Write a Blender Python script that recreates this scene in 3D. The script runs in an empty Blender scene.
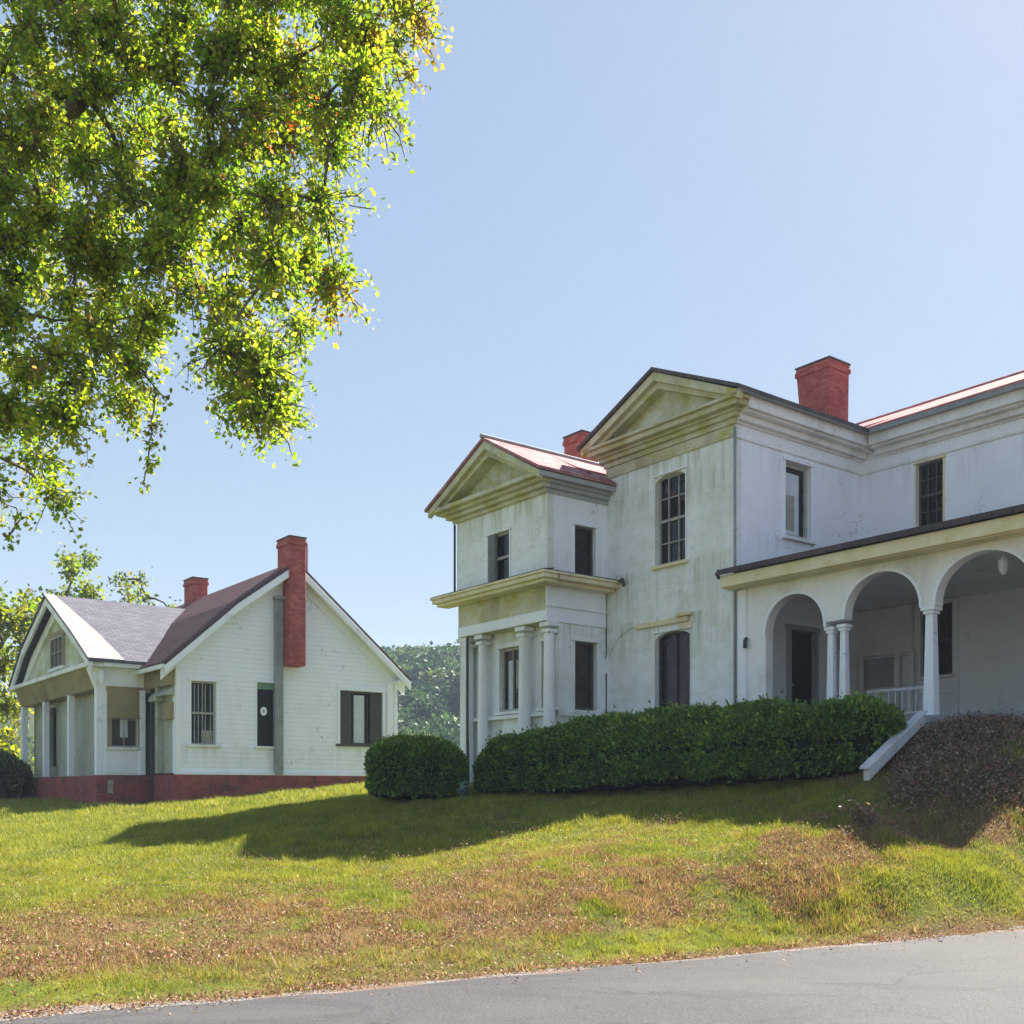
import bpy, math, random
import numpy as np
from mathutils import Vector

random.seed(7); RNG = np.random.default_rng(11)
SC = bpy.context.scene; COL = SC.collection
EYE = 1.6                                   # eye height above the road

# ------------------------------------------------------------------ camera
cam = bpy.data.cameras.new('camera'); camo = bpy.data.objects.new('camera', cam); COL.objects.link(camo)
camo.location = (0, 0, EYE); camo.rotation_euler = (math.radians(90), 0, 0)
cam.sensor_width = 36; cam.lens = 36*1062/1024; cam.shift_y = 278/1024
cam.clip_start = 0.1; cam.clip_end = 6000
SC.camera = camo
# ------------------------------------------------------------------ light
SUN_AZ = math.atan2(0.72, 0.694); SUN_EL = math.radians(45.5)
w = bpy.data.worlds.new('World'); SC.world = w; w.use_nodes = True
nt = w.node_tree; bg = nt.nodes['Background']
sky = nt.nodes.new('ShaderNodeTexSky'); sky.sky_type = 'NISHITA'; sky.sun_disc = False
sky.sun_elevation = SUN_EL; sky.sun_rotation = SUN_AZ
sky.air_density = 1.0; sky.dust_density = 0.5; sky.ozone_density = 3.0; sky.altitude = 100
hs = nt.nodes.new('ShaderNodeHueSaturation'); hs.inputs['Saturation'].default_value = 1.75; hs.inputs['Value'].default_value = .395; hs.inputs['Hue'].default_value = .506
g1 = nt.nodes.new('ShaderNodeVectorMath'); g1.operation = 'SCALE'; g1.inputs['Scale'].default_value = 1/8
g2 = nt.nodes.new('ShaderNodeGamma'); g2.inputs[1].default_value = .3
g3 = nt.nodes.new('ShaderNodeVectorMath'); g3.operation = 'SCALE'; g3.inputs['Scale'].default_value = 8
nt.links.new(sky.outputs[0], g1.inputs[0]); nt.links.new(g1.outputs[0], g2.inputs[0]); nt.links.new(g2.outputs[0], g3.inputs[0])
nt.links.new(g3.outputs[0], hs.inputs['Color']); nt.links.new(hs.outputs[0], bg.inputs[0]); bg.inputs[1].default_value = 0.078
sl = bpy.data.lights.new('sun', 'SUN'); so = bpy.data.objects.new('sun', sl); COL.objects.link(so)
sl.energy = 5.0; sl.angle = math.radians(0.55); sl.color = (1, 0.93, 0.82)
so.rotation_euler = Vector((math.sin(SUN_AZ)*math.cos(SUN_EL), math.cos(SUN_AZ)*math.cos(SUN_EL), math.sin(SUN_EL))).to_track_quat('Z', 'Y').to_euler()
SC.view_settings.view_transform = 'Standard'; SC.view_settings.look = 'None'
SC.view_settings.exposure = 1.94; SC.view_settings.gamma = 1

# ------------------------------------------------------------------ helpers
def tag(o, label=None, cat=None, group=None, kind=None):
    if label: o['label'] = label
    if cat: o['category'] = cat
    if group: o['group'] = group
    if kind: o['kind'] = kind
    return o

def empty(name, loc, rz=0):
    o = bpy.data.objects.new(name, None); COL.objects.link(o)
    o.location = loc; o.rotation_euler = (0, 0, rz); o.empty_display_size = .3
    return o

class MB:
    def __init__(s, dz=0): s.v = []; s.f = []; s.m = []; s.dz = dz; s.mi = 0
    def quad(s, *p):
        n = len(s.v); s.v += [(a, b, c+s.dz) for a, b, c in p]; s.f.append(tuple(range(n, n+len(p)))); s.m.append(s.mi)
    def hexa(s, b, t):           # two 4-point rings
        n = len(s.v); s.v += [(x, y, z+s.dz) for x, y, z in list(b)+list(t)]
        for f in ((3, 2, 1, 0), (4, 5, 6, 7), (0, 1, 5, 4), (1, 2, 6, 5), (2, 3, 7, 6), (3, 0, 4, 7)):
            s.f.append(tuple(n+i for i in f)); s.m.append(s.mi)
    def box(s, x0, x1, y0, y1, z0, z1):
        s.hexa([(x0, y0, z0), (x1, y0, z0), (x1, y1, z0), (x0, y1, z0)], [(x0, y0, z1), (x1, y0, z1), (x1, y1, z1), (x0, y1, z1)])
    def pb(s, k, c, a0, a1, o0, o1, z0, z1):     # box on a wall plane: k 'f' faces the street, 'r' faces right
        if k == 'f': s.box(a0, a1, c-o1, c-o0, z0, z1)
        else: s.box(c+o0, c+o1, a0, a1, z0, z1)
    def prism(s, poly, k, c, o0, o1):            # polygon (a,z) extruded outwards
        q = lambda a, o, z: (a, c-o, z) if k == 'f' else (c+o, a, z)
        n = len(s.v); N = len(poly)
        s.v += [(lambda p: (p[0], p[1], p[2]+s.dz))(q(a, o, z)) for o in (o0, o1) for a, z in poly]
        s.f.append(tuple(range(n+N-1, n-1, -1))); s.m.append(s.mi)
        s.f.append(tuple(range(n+N, n+2*N))); s.m.append(s.mi)
        for i in range(N):
            j = (i+1) % N; s.f.append((n+i, n+j, n+N+j, n+N+i)); s.m.append(s.mi)
    def wall(s, k, c, a0, a1, z0, z1, holes=(), th=.2):
        A = sorted({a0, a1, *[h[0] for h in holes], *[h[1] for h in holes]})
        Z = sorted({z0, z1, *[h[2] for h in holes], *[h[3] for h in holes]})
        q = lambda a, o, z: (a, c-o, z) if k == 'f' else (c+o, a, z)
        for i in range(len(A)-1):
            for j in range(len(Z)-1):
                am = (A[i]+A[i+1])/2; zm = (Z[j]+Z[j+1])/2
                if any(h[0] < am < h[1] and h[2] < zm < h[3] for h in holes): continue
                s.quad(q(A[i], 0, Z[j]), q(A[i+1], 0, Z[j]), q(A[i+1], 0, Z[j+1]), q(A[i], 0, Z[j+1]))
                s.quad(q(A[i], -th, Z[j]), q(A[i], -th, Z[j+1]), q(A[i+1], -th, Z[j+1]), q(A[i+1], -th, Z[j]))
        for h0, h1, b, t in list(holes)+[(a0, a1, z0, z1)]:
            s.quad(q(h0, 0, b), q(h0, -th, b), q(h0, -th, t), q(h0, 0, t)); s.quad(q(h1, 0, b), q(h1, 0, t), q(h1, -th, t), q(h1, -th, b))
            s.quad(q(h0, 0, b), q(h1, 0, b), q(h1, -th, b), q(h0, -th, b)); s.quad(q(h0, 0, t), q(h0, -th, t), q(h1, -th, t), q(h1, 0, t))
    def tube(s, pts, rad, n=7, cap=True):
        pts = [Vector(p) for p in pts]; base = len(s.v)
        for i, p in enumerate(pts):
            d = (pts[min(i+1, len(pts)-1)]-pts[max(i-1, 0)])
            if d.length < 1e-6: d = Vector((0, 0, 1))
            d.normalize(); u = d.cross(Vector((.31, .95, .1))); u.normalize(); w_ = d.cross(u)
            r = rad[i] if isinstance(rad, (list, tuple)) else rad
            for k in range(n):
                a = 2*math.pi*k/n; q = p+u*(r*math.cos(a))+w_*(r*math.sin(a)); s.v.append((q.x, q.y, q.z+s.dz))
        for i in range(len(pts)-1):
            for k in range(n):
                a = base+i*n+k; b = base+i*n+(k+1) % n; s.f.append((a, b, b+n, a+n)); s.m.append(s.mi)
        if cap:
            s.f.append(tuple(base+k for k in range(n))[::-1]); s.m.append(s.mi)
            e = base+(len(pts)-1)*n; s.f.append(tuple(e+k for k in range(n))); s.m.append(s.mi)
    def build(s, name, mats, parent=None, bevel=0, smooth=False):
        me = bpy.data.meshes.new(name); me.from_pydata(s.v, [], s.f)
        for m in (mats if isinstance(mats, (list, tuple)) else [mats]): me.materials.append(m)
        me.polygons.foreach_set('material_index', s.m)
        if smooth: me.polygons.foreach_set('use_smooth', [True]*len(s.f))
        me.update()
        o = bpy.data.objects.new(name, me); COL.objects.link(o)
        if parent: o.parent = parent
        if bevel:
            b = o.modifiers.new('bevel', 'BEVEL'); b.width = bevel; b.segments = 1; b.limit_method = 'ANGLE'
        return o

def npmesh(name, verts, faces, mats, col=None, parent=None, mi=None, smooth=False):
    me = bpy.data.meshes.new(name); n = len(verts); F, k = faces.shape
    me.vertices.add(n); me.vertices.foreach_set('co', np.ascontiguousarray(verts, np.float32).ravel())
    me.loops.add(F*k); me.loops.foreach_set('vertex_index', np.ascontiguousarray(faces, np.int32).ravel())
    me.polygons.add(F); me.polygons.foreach_set('loop_start', np.arange(0, F*k, k, dtype=np.int32))
    me.polygons.foreach_set('loop_total', np.full(F, k, np.int32))
    for m in (mats if isinstance(mats, (list, tuple)) else [mats]): me.materials.append(m)
    if mi is not None: me.polygons.foreach_set('material_index', np.asarray(mi, np.int32))
    me.update(calc_edges=True)
    if smooth: me.polygons.foreach_set('use_smooth', np.ones(F, bool))
    if col is not None:
        a = me.color_attributes.new('Col', 'FLOAT_COLOR', 'POINT')
        c = np.ones((n, 4), np.float32); c[:, :3] = col; a.data.foreach_set('color', c.ravel())
    o = bpy.data.objects.new(name, me); COL.objects.link(o)
    if parent: o.parent = parent
    return o

def _h(ix, iy, sd):
    n = (ix.astype(np.int64)*374761393 + iy.astype(np.int64)*668265263 + sd*1442695041) & 0xffffffff
    n = ((n ^ (n >> 13))*1274126177) & 0xffffffff
    return ((n ^ (n >> 16)) & 0xffff)/65535.
def vnoise(x, y, sd=0):
    ix = np.floor(x); iy = np.floor(y); fx = x-ix; fy = y-iy
    fx = fx*fx*(3-2*fx); fy = fy*fy*(3-2*fy)
    a = _h(ix, iy, sd); b = _h(ix+1, iy, sd); c = _h(ix, iy+1, sd); d = _h(ix+1, iy+1, sd)
    return (a*(1-fx)+b*fx)*(1-fy)+(c*(1-fx)+d*fx)*fy
def fbm(x, y, sd=0, o=4):
    r = 0; a = .5; t = 0
    for i in range(o): r = r+a*vnoise(x*2**i, y*2**i, sd+i*7); t += a; a *= .5
    return r/t
def sstep(a, b, x): t = np.clip((x-a)/(b-a), 0, 1); return t*t*(3-2*t)

# ------------------------------------------------------------------ materials
class NM:
    def __init__(s, name, rough=.7, spec=.3):
        s.m = bpy.data.materials.new(name); s.m.use_nodes = True; s.t = s.m.node_tree
        s.b = s.t.nodes['Principled BSDF']; s.b.inputs['Roughness'].default_value = rough
        s.b.inputs['Specular IOR Level'].default_value = spec; s._tc = None; s.hs = []
    def n(s, ty, **k):
        x = s.t.nodes.new(ty)
        for a, v_ in k.items(): setattr(x, a, v_)
        return x
    def l(s, a, b): s.t.links.new(a, b)
    def coord(s, scale=(1, 1, 1), rot=(0, 0, 0)):
        if s._tc is None: s._tc = s.n('ShaderNodeTexCoord')
        m = s.n('ShaderNodeMapping'); m.inputs['Scale'].default_value = scale; m.inputs['Rotation'].default_value = rot
        s.l(s._tc.outputs['Object'], m.inputs[0]); return m.outputs[0]
    def noise(s, scale, detail=6, rough=.6, sc=(1, 1, 1), dist=0):
        x = s.n('ShaderNodeTexNoise'); x.inputs['Scale'].default_value = scale; x.inputs['Detail'].default_value = detail
        x.inputs['Roughness'].default_value = rough; x.inputs['Distortion'].default_value = dist
        s.l(s.coord(sc), x.inputs['Vector']); return x.outputs[0]
    def ramp(s, f, a, b, va=0, vb=1):
        r = s.n('ShaderNodeMapRange'); r.interpolation_type = 'SMOOTHSTEP'
        for i, x in enumerate((a, b, va, vb)): r.inputs[i+1].default_value = x
        s.l(f, r.inputs[0]); return r.outputs[0]
    def math(s, op, a, b=None):
        x = s.n('ShaderNodeMath', operation=op)
        for i, q in enumerate((a, b)):
            if q is None: continue
            if isinstance(q, (int, float)): x.inputs[i].default_value = q
            else: s.l(q, x.inputs[i])
        return x.outputs[0]
    def mix(s, f, a, b, bt='MIX'):
        x = s.n('ShaderNodeMix', data_type='RGBA', blend_type=bt)
        if isinstance(f, (int, float)): x.inputs[0].default_value = f
        else: s.l(f, x.inputs[0])
        for i, q in ((6, a), (7, b)):
            if isinstance(q, (tuple, list)): x.inputs[i].default_value = (*q, 1)
            else: s.l(q, x.inputs[i])
        return x.outputs[2]
    def base(s, c):
        if isinstance(c, (tuple, list)): s.b.inputs['Base Color'].default_value = (*c, 1)
        else: s.l(c, s.b.inputs['Base Color'])
    def bump(s, h, strength=.3, dist=.02):
        x = s.n('ShaderNodeBump'); x.inputs['Strength'].default_value = strength; x.inputs['Distance'].default_value = dist
        s.l(h, x.inputs['Height'])
        if s.hs: s.l(s.hs[-1], x.inputs['Normal'])
        s.hs.append(x.outputs[0]); s.l(x.outputs[0], s.b.inputs['Normal'])

def painted(name, base=(.78, .79, .8), dirt=(.33, .34, .24), amt=.5, moss=None, mossamt=.4, board=0, rough=.65, peel=0, runs=(), masonry=0):
    k = NM(name, rough, .3)
    st = k.noise(1.1, 8, .65, (1, 1, .28), .6)          # vertical runs
    bl = k.noise(.55, 9, .68, (1, 1, 1), .4)
    c = k.mix(k.math('MULTIPLY', k.ramp(st, .44, .78), amt), base, dirt)
    c = k.mix(k.math('MULTIPLY', k.ramp(bl, .5, .72), amt*.8), c, tuple(x*.8 for x in dirt))
    fine = k.noise(26, 4, .7)
    c = k.mix(k.ramp(fine, .3, .7, .0, .1), c, tuple(x*.6 for x in base))
    if moss:
        c = k.mix(k.math('MULTIPLY', k.ramp(k.noise(1.9, 8, .7, (1, 1, 1.6)), .42, .66), mossamt), c, moss)
    if peel:
        c = k.mix(k.math('MULTIPLY', k.ramp(k.noise(9, 8, .75), .6, .68), peel), c, (.2, .17, .13))
    if runs:
        sp = k.n('ShaderNodeSeparateXYZ'); k.l(k.coord(), sp.inputs[0]); sn = k.noise(5.5, 6, .7, (1, 1, .07)); s2 = k.noise(1.6, 4, .6, (1, 1, .2))
        for zt, ln, am in runs:
            f = k.math('MULTIPLY', k.ramp(sp.outputs[2], zt-ln, zt), k.ramp(sp.outputs[2], zt+.02, zt+.1, 1, 0))
            f = k.math('MULTIPLY', f, k.math('MULTIPLY', k.ramp(sn, .42, .64), k.ramp(s2, .35, .6)))
            c = k.mix(k.math('MULTIPLY', f, am), c, tuple(x*.8 for x in dirt))
        vo = k.n('ShaderNodeTexVoronoi'); vo.feature = 'DISTANCE_TO_EDGE'; vo.inputs['Scale'].default_value = .8
        ad = k.n('ShaderNodeVectorMath', operation='ADD'); nn = k.n('ShaderNodeTexNoise'); nn.inputs['Scale'].default_value = 2.2; nn.inputs['Detail'].default_value = 8
        k.l(k.coord(), nn.inputs['Vector']); k.l(k.coord(), ad.inputs[0]); k.l(nn.outputs[1], ad.inputs[1]); k.l(ad.outputs[0], vo.inputs['Vector'])
        c = k.mix(k.math('MULTIPLY', k.ramp(vo.outputs[0], 0, .008, .55, 0), k.ramp(k.noise(.9, 3), .5, .6)), c, (.2, .19, .15))
    if masonry:
        br = k.n('ShaderNodeTexBrick'); br.inputs['Scale'].default_value = 1; br.inputs['Brick Width'].default_value = .24; br.inputs['Row Height'].default_value = .085; br.inputs['Mortar Size'].default_value = .007
        sp = k.n('ShaderNodeSeparateXYZ'); k.l(k.coord(), sp.inputs[0]); cb = k.n('ShaderNodeCombineXYZ'); k.l(k.math('ADD', sp.outputs[0], sp.outputs[1]), cb.inputs[0]); k.l(sp.outputs[2], cb.inputs[1])
        k.l(cb.outputs[0], br.inputs['Vector']); k.bump(br.outputs[1], -masonry, .01)
        c = k.mix(k.math('MULTIPLY', br.outputs[1], .12), c, tuple(x*.6 for x in base))
    k.bump(k.noise(14, 6, .7), .25, .01)
    if board:
        sp = k.n('ShaderNodeSeparateXYZ'); k.l(k.coord(), sp.inputs[0])
        fr = k.math('FRACT', k.math('MULTIPLY', sp.outputs[2], 1/board))
        k.bump(k.math('SUBTRACT', 1.0, fr), .7, .02)
        c = k.mix(k.ramp(fr, .9, 1.0, 0, .45), c, tuple(x*.45 for x in base))
    k.base(c); return k.m

def shingle(name, a, b, sx=.35, sz=.16, rough=.85, axis='x', spots=None):
    k = NM(name, rough, .08)
    br = k.n('ShaderNodeTexBrick'); br.inputs['Scale'].default_value = 1
    br.inputs['Brick Width'].default_value = sx; br.inputs['Row Height'].default_value = sz
    br.inputs['Mortar Size'].default_value = .008; br.inputs['Color1'].default_value = (*a, 1); br.inputs['Color2'].default_value = (*b, 1)
    br.inputs['Mortar'].default_value = (.22, .12, .11, 1) if axis == 'w' else (*[x*.35 for x in a], 1)
    # the brick pattern runs in xy; for a roof whose rows run along y, turn it
    sp = k.n('ShaderNodeSeparateXYZ'); k.l(k.coord(), sp.inputs[0]); cb = k.n('ShaderNodeCombineXYZ')
    if axis == 'x': k.l(sp.outputs[0], cb.inputs[0]); k.l(k.math('MULTIPLY', sp.outputs[1], 1.25), cb.inputs[1])
    elif axis == 'y': k.l(sp.outputs[1], cb.inputs[0]); k.l(k.math('MULTIPLY', sp.outputs[0], 1.25), cb.inputs[1])
    elif axis == 'w':                                   # bricks on a vertical wall, either direction
        k.l(k.math('ADD', sp.outputs[0], sp.outputs[1]), cb.inputs[0]); k.l(sp.outputs[2], cb.inputs[1])
    k.l(cb.outputs[0], br.inputs['Vector'])
    c = k.mix(k.ramp(k.noise(1.3, 8, .7), .35, .7, 0, .5), br.outputs[0], tuple(x*.55 for x in b))
    c = k.mix(k.ramp(k.noise(30, 4, .8), .45, .8, 0, .35), c, tuple(min(1, x*1.9) for x in a))
    if spots: c = k.mix(k.math('MULTIPLY', k.ramp(k.noise(2.2, 8, .7), .48, .66), .8), c, spots)
    k.bump(br.outputs[1], -.6, .02); k.bump(k.noise(35, 3), .4, .01); k.base(c); return k.m

def foliage(name, trans=.45, rough=.5, tint=(1.35, 1.25, .5)):
    k = NM(name, rough, .35)
    at = k.n('ShaderNodeAttribute'); at.attribute_name = 'Col'
    k.base(at.outputs['Color']); out = k.t.nodes['Material Output']
    tr = k.n('ShaderNodeBsdfTranslucent'); k.l(k.mix(1, at.outputs['Color'], tint, 'MULTIPLY'), tr.inputs[0])
    mx = k.n('ShaderNodeMixShader'); mx.inputs[0].default_value = trans
    k.l(k.b.outputs[0], mx.inputs[1]); k.l(tr.outputs[0], mx.inputs[2]); k.l(mx.outputs[0], out.inputs[0]); return k.m

def flat(name, c, rough=.7, var=.25, sc=6, spec=.3, bump=.2):
    k = NM(name, rough, spec)
    k.base(k.mix(k.ramp(k.noise(sc, 7, .7), .3, .7, 0, 1), c, tuple(x*(1-var) for x in c)))
    if bump: k.bump(k.noise(sc*4, 5, .7), bump, .01)
    return k.m

M = {}
M['white'] = painted('white_paint', (.88, .93, 1.0), (.5, .5, .48), .15, peel=.3, runs=((7.55, 1.2, .35), (5.6, .7, .35)), masonry=.35)
M['trim'] = painted('white_trim', (.84, .87, .88), (.34, .33, .22), .55, peel=.5)
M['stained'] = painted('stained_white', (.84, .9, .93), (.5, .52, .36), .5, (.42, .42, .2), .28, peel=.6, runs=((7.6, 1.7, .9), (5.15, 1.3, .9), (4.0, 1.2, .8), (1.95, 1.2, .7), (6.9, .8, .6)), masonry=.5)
M['clap'] = painted('clapboard_white', (.88, .93, 1.0), (.5, .5, .48), .15, board=.14, peel=.35, runs=((1.85, .8, .35),))
M['dirty_trim'] = painted('mossy_trim', (.6, .6, .46), (.24, .2, .1), .8, (.42, .4, .07), .85, peel=.5)
M['yellow_trim'] = painted('ochre_trim', (.8, .73, .5), (.45, .38, .2), .6, (.62, .52, .2), .5, peel=.4)
M['tymp'] = painted('tympanum', (.62, .66, .56), (.24, .19, .1), .95, (.36, .38, .08), .8, peel=.8)
M['porchwall'] = painted('porch_wall', (.82, .8, .79), (.45, .39, .35), .45, peel=.2)
M['brownwall'] = painted('brown_stained_wall', (.33, .27, .16), (.12, .09, .05), .9, (.3, .23, .07), .6, peel=.7)
M['greenwall'] = painted('green_stained_wall', (.42, .47, .42), (.2, .2, .1), .8, (.3, .28, .1), .5, peel=.4)
M['graypaint'] = painted('grey_paint', (.4, .44, .46), (.25, .25, .22), .5)
M['roofred'] = shingle('faded_red_roof', (.34, .13, .14), (.42, .2, .21), .5, .22, .8, 'y', (.5, .36, .36))
M['roofredx'] = shingle('faded_red_roof_front', (.34, .13, .13), (.44, .22, .22), .5, .22, .8, 'x', (.52, .4, .4))
M['roofdark'] = shingle('dark_shingle', (.09, .085, .09), (.14, .12, .12), axis='y')
M['roofporch'] = shingle('porch_shingle', (.07, .06, .07), (.12, .09, .10), axis='x')
M['roofgrey'] = shingle('grey_shingle', (.1, .1, .125), (.15, .145, .175), .3, .15, axis='y')
M['roofbrown'] = shingle('brown_shingle', (.1, .055, .062), (.13, .08, .085), axis='x')
M['brick'] = shingle('red_painted_brick', (.36, .06, .055), (.52, .15, .12), .22, .075, .7, 'w', (.25, .06, .05))
M['foundation'] = shingle('foundation_brick', (.3, .065, .055), (.38, .11, .09), .22, .075, .8, 'w', (.1, .06, .06))
M['metal'] = flat('grey_metal', (.3, .33, .34), .5, .3, 3)
M['darkmetal'] = flat('dark_metal', (.07, .07, .08), .5, .3, 5)
M['sash'] = flat('old_sash', (.45, .46, .42), .6, .4, 8)
M['darksash'] = flat('dark_sash', (.09, .09, .085), .6, .4, 8)
M['shutter'] = flat('grey_shutter', (.2, .21, .22), .6, .35, 7)
M['door'] = flat('dark_door', (.02, .019, .024), .6, .4, 5, .15)
M['curtain_or_reflection'] = flat('curtain_or_reflection', (.62, .68, .75), .9, .15, 5)
M['cream'] = flat('cream_matte', (.42, .4, .32), .9, .3, 4)
M['green'] = flat('green_paint', (.16, .28, .2), .6, .3)
M['board'] = painted('grey_white_board', (.55, .57, .6), (.25, .25, .25), .6, peel=.6)
M['floor'] = flat('porch_floor', (.35, .35, .36), .7, .3)
def glassmat(name, c, rg):
    k = NM(name, rg, .3); k.base(k.mix(k.ramp(k.noise(2.3, 6, .7), .35, .7), c, tuple(x*.35 for x in c)))
    k.bump(k.noise(1.7, 2), .12, .05); return k.m
M['glass'] = glassmat('dark_glass', (.014, .015, .018), .08)
M['glassbrown'] = glassmat('dusty_glass', (.06, .045, .03), .25)
k = NM('bark', .9, .2); k.base(k.mix(k.ramp(k.noise(6, 8, .7, (1, 1, .3)), .35, .65), (.09, .07, .055), (.2, .165, .13)))
k.bump(k.noise(12, 8, .7, (1, 1, .25)), .8, .04); M['bark'] = k.m
M['leaf'] = foliage('leaves', .62, .5, (1.6, 1.6, .5))
M['hedgeleaf'] = foliage('hedge_leaves', .3, .4, (1.2, 1.3, .5))
M['blade'] = foliage('grass_blades', .4, .55, (1.2, 1.15, .65))
M['weed'] = foliage('weed_leaves', .25, .6, (1.1, 1.0, .85))
M['twig'] = foliage('dry_twigs', .1, .8, (1, 1, 1))
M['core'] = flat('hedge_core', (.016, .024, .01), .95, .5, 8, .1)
k = NM('soil', .95, .1); at = k.n('ShaderNodeAttribute'); at.attribute_name = 'Col'
k.base(k.mix(k.ramp(k.noise(7, 9, .75), .35, .65, 0, .6), at.outputs['Color'], (.05, .04, .022)))
k.bump(k.noise(9, 8, .75), .9, .06); M['soil'] = k.m
k = NM('asphalt', .82, .3)
c = k.mix(k.ramp(k.noise(.5, 7, .65), .35, .68), (.034, .032, .036), (.052, .049, .054))
c = k.mix(k.ramp(k.noise(60, 3, .8), .42, .7, 0, .55), c, (.14, .135, .135))
c = k.mix(k.ramp(k.noise(95, 2, .8), .55, .75, 0, .6), c, (.03, .03, .03))
c = k.mix(k.ramp(k.noise(.9, 6, .6, (.25, 1, 1)), .55, .7, 0, .4), c, (.08, .075, .075))
v_ = k.n('ShaderNodeTexVoronoi'); v_.feature = 'DISTANCE_TO_EDGE'; v_.inputs['Scale'].default_value = .55
mp = k.n('ShaderNodeVectorMath', operation='ADD'); nz = k.n('ShaderNodeTexNoise'); nz.inputs['Scale'].default_value = 1.4; nz.inputs['Detail'].default_value = 6
k.l(k.coord(), nz.inputs['Vector']); k.l(k.coord(), mp.inputs[0]); k.l(nz.outputs[1], mp.inputs[1]); k.l(mp.outputs[0], v_.inputs['Vector'])
crk = k.math('MULTIPLY', k.ramp(v_.outputs[0], 0, .014, 1, 0), k.ramp(k.noise(.35, 3), .44, .54))
c = k.mix(k.ramp(k.noise(.8, 5, .7, (.5, 1, 1), 1.5), .56, .6, 0, .35), c, (.03, .028, .03))
c = k.mix(k.math('MULTIPLY', crk, .45), c, (.015, .014, .014))
k.base(c); k.bump(k.noise(90, 3, .8), .5, .008); M['asphalt'] = k.m
k = NM('gravel', .9, .2)
v_ = k.n('ShaderNodeTexVoronoi'); v_.inputs['Scale'].default_value = 45; k.l(k.coord(), v_.inputs['Vector'])
sp = k.n('ShaderNodeSeparateColor'); k.l(v_.outputs['Color'], sp.inputs[0])
c = k.mix(sp.outputs[0], (.13, .12, .12), (.22, .205, .2)); c = k.mix(k.ramp(k.noise(1.8, 7, .7), .42, .62), c, (.16, .1, .065))
k.base(c); k.bump(v_.outputs[0], .8, .02); M['gravel'] = k.m

# ------------------------------------------------------------------ the lie of the land
RD = np.array((.892, .451)); RN = np.array((-.451, .892)); R0 = 8.16
def roadw(x, y): return x*RN[0]+y*RN[1]-R0       # metres beyond the road's edge
def _cp():
    P = []
    def a(px, Y, z): P.append(((px-512)/1062*Y, Y, z))
    for s_ in (-30, -22, -14, -8, -4, 0, 4, 8, 12, 16, 22, 30):
        P.append((RD[0]*s_+RN[0]*R0, RD[1]*s_+RN[1]*R0, -1.6)); P.append((RD[0]*s_+RN[0]*(R0+.8), RD[1]*s_+RN[1]*(R0+.8), -1.56))
    for q in ((100, 12.5, -1.3), (100, 20, -.94), (60, 29, -.5), (-150, 20, -1.0), (-150, 32, -.5),
              (300, 12.5, -1.29), (300, 18, -.85), (175, 29.6, -.38), (370, 33.5, .14), (285, 31.6, -.1), (100, 36, -.3), (0, 40, -.4),
              (512, 12, -1.24), (512, 15.5, -.88), (512, 20.3, -.2), (420, 21.5, -.22), (600, 21, -.08), (512, 26, .1),
              (735, 12.5, -1.06), (735, 15, -.56), (735, 18.5, .05), (735, 22, .15), (860, 16.3, .12),
              (900, 12.3, -1.02), (900, 13.5, -.64), (900, 15.2, 0.02), (975, 15.2, .18), (1024, 13.5, -1.0), (1024, 14.5, -.45), (1024, 15.4, .1), (1024, 16.7, .98),
              (960, 17.2, 1.0), (925, 17.0, .75), (960, 13.9, -.82), (1200, 15, -1.2), (1200, 16.6, -.6), (1400, 16.2, -1.5), (800, 26, .2), (430, 38, .0), (100, 60, -.6), (600, 60, -.5), (1100, 30, .3), (1100, 60, 0), (1400, 20, -.3), (-300, 60, -.8)):
        a(*q)
    return np.array(P)
CP = _cp()
def _phi(r2): return r2*np.log(r2+1e-9)*.5
_n = len(CP); _K = _phi(((CP[:, None, :2]-CP[None, :, :2])**2).sum(-1)); _K[np.diag_indices(_n)] = .02
_A = np.zeros((_n+3, _n+3)); _A[:_n, :_n] = _K; _A[:_n, _n] = 1; _A[:_n, _n+1:] = CP[:, :2]; _A[_n:, :_n] = _A[:_n, _n:].T
_W = np.linalg.solve(_A, np.concatenate([CP[:, 2], [0, 0, 0]]))
def height(x, y):
    x = np.asarray(x, float); y = np.asarray(y, float); sh = x.shape; X = x.ravel(); Y = y.ravel()
    cx = np.clip(X, -45, 45); cy = np.clip(Y, -20, 70)
    z = _W[_n]+_W[_n+1]*cx+_W[_n+2]*cy
    for i in range(_n): z = z+_W[i]*_phi((cx-CP[i, 0])**2+(cy-CP[i, 1])**2)
    wv = roadw(X, Y)
    z = np.clip(z, -1.6, 1.3)
    z = -1.6+(z+1.6)*sstep(0, .9, wv)
    z = z+(fbm(X*.8, Y*.8, 3)-.5)*.08*sstep(.3, 2, wv)*sstep(45, 30, Y)
    far = sstep(45, 75, np.hypot(X, Y)); z = z*(1-far)+(-1.8)*far
    return (z+EYE).reshape(sh)

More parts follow.
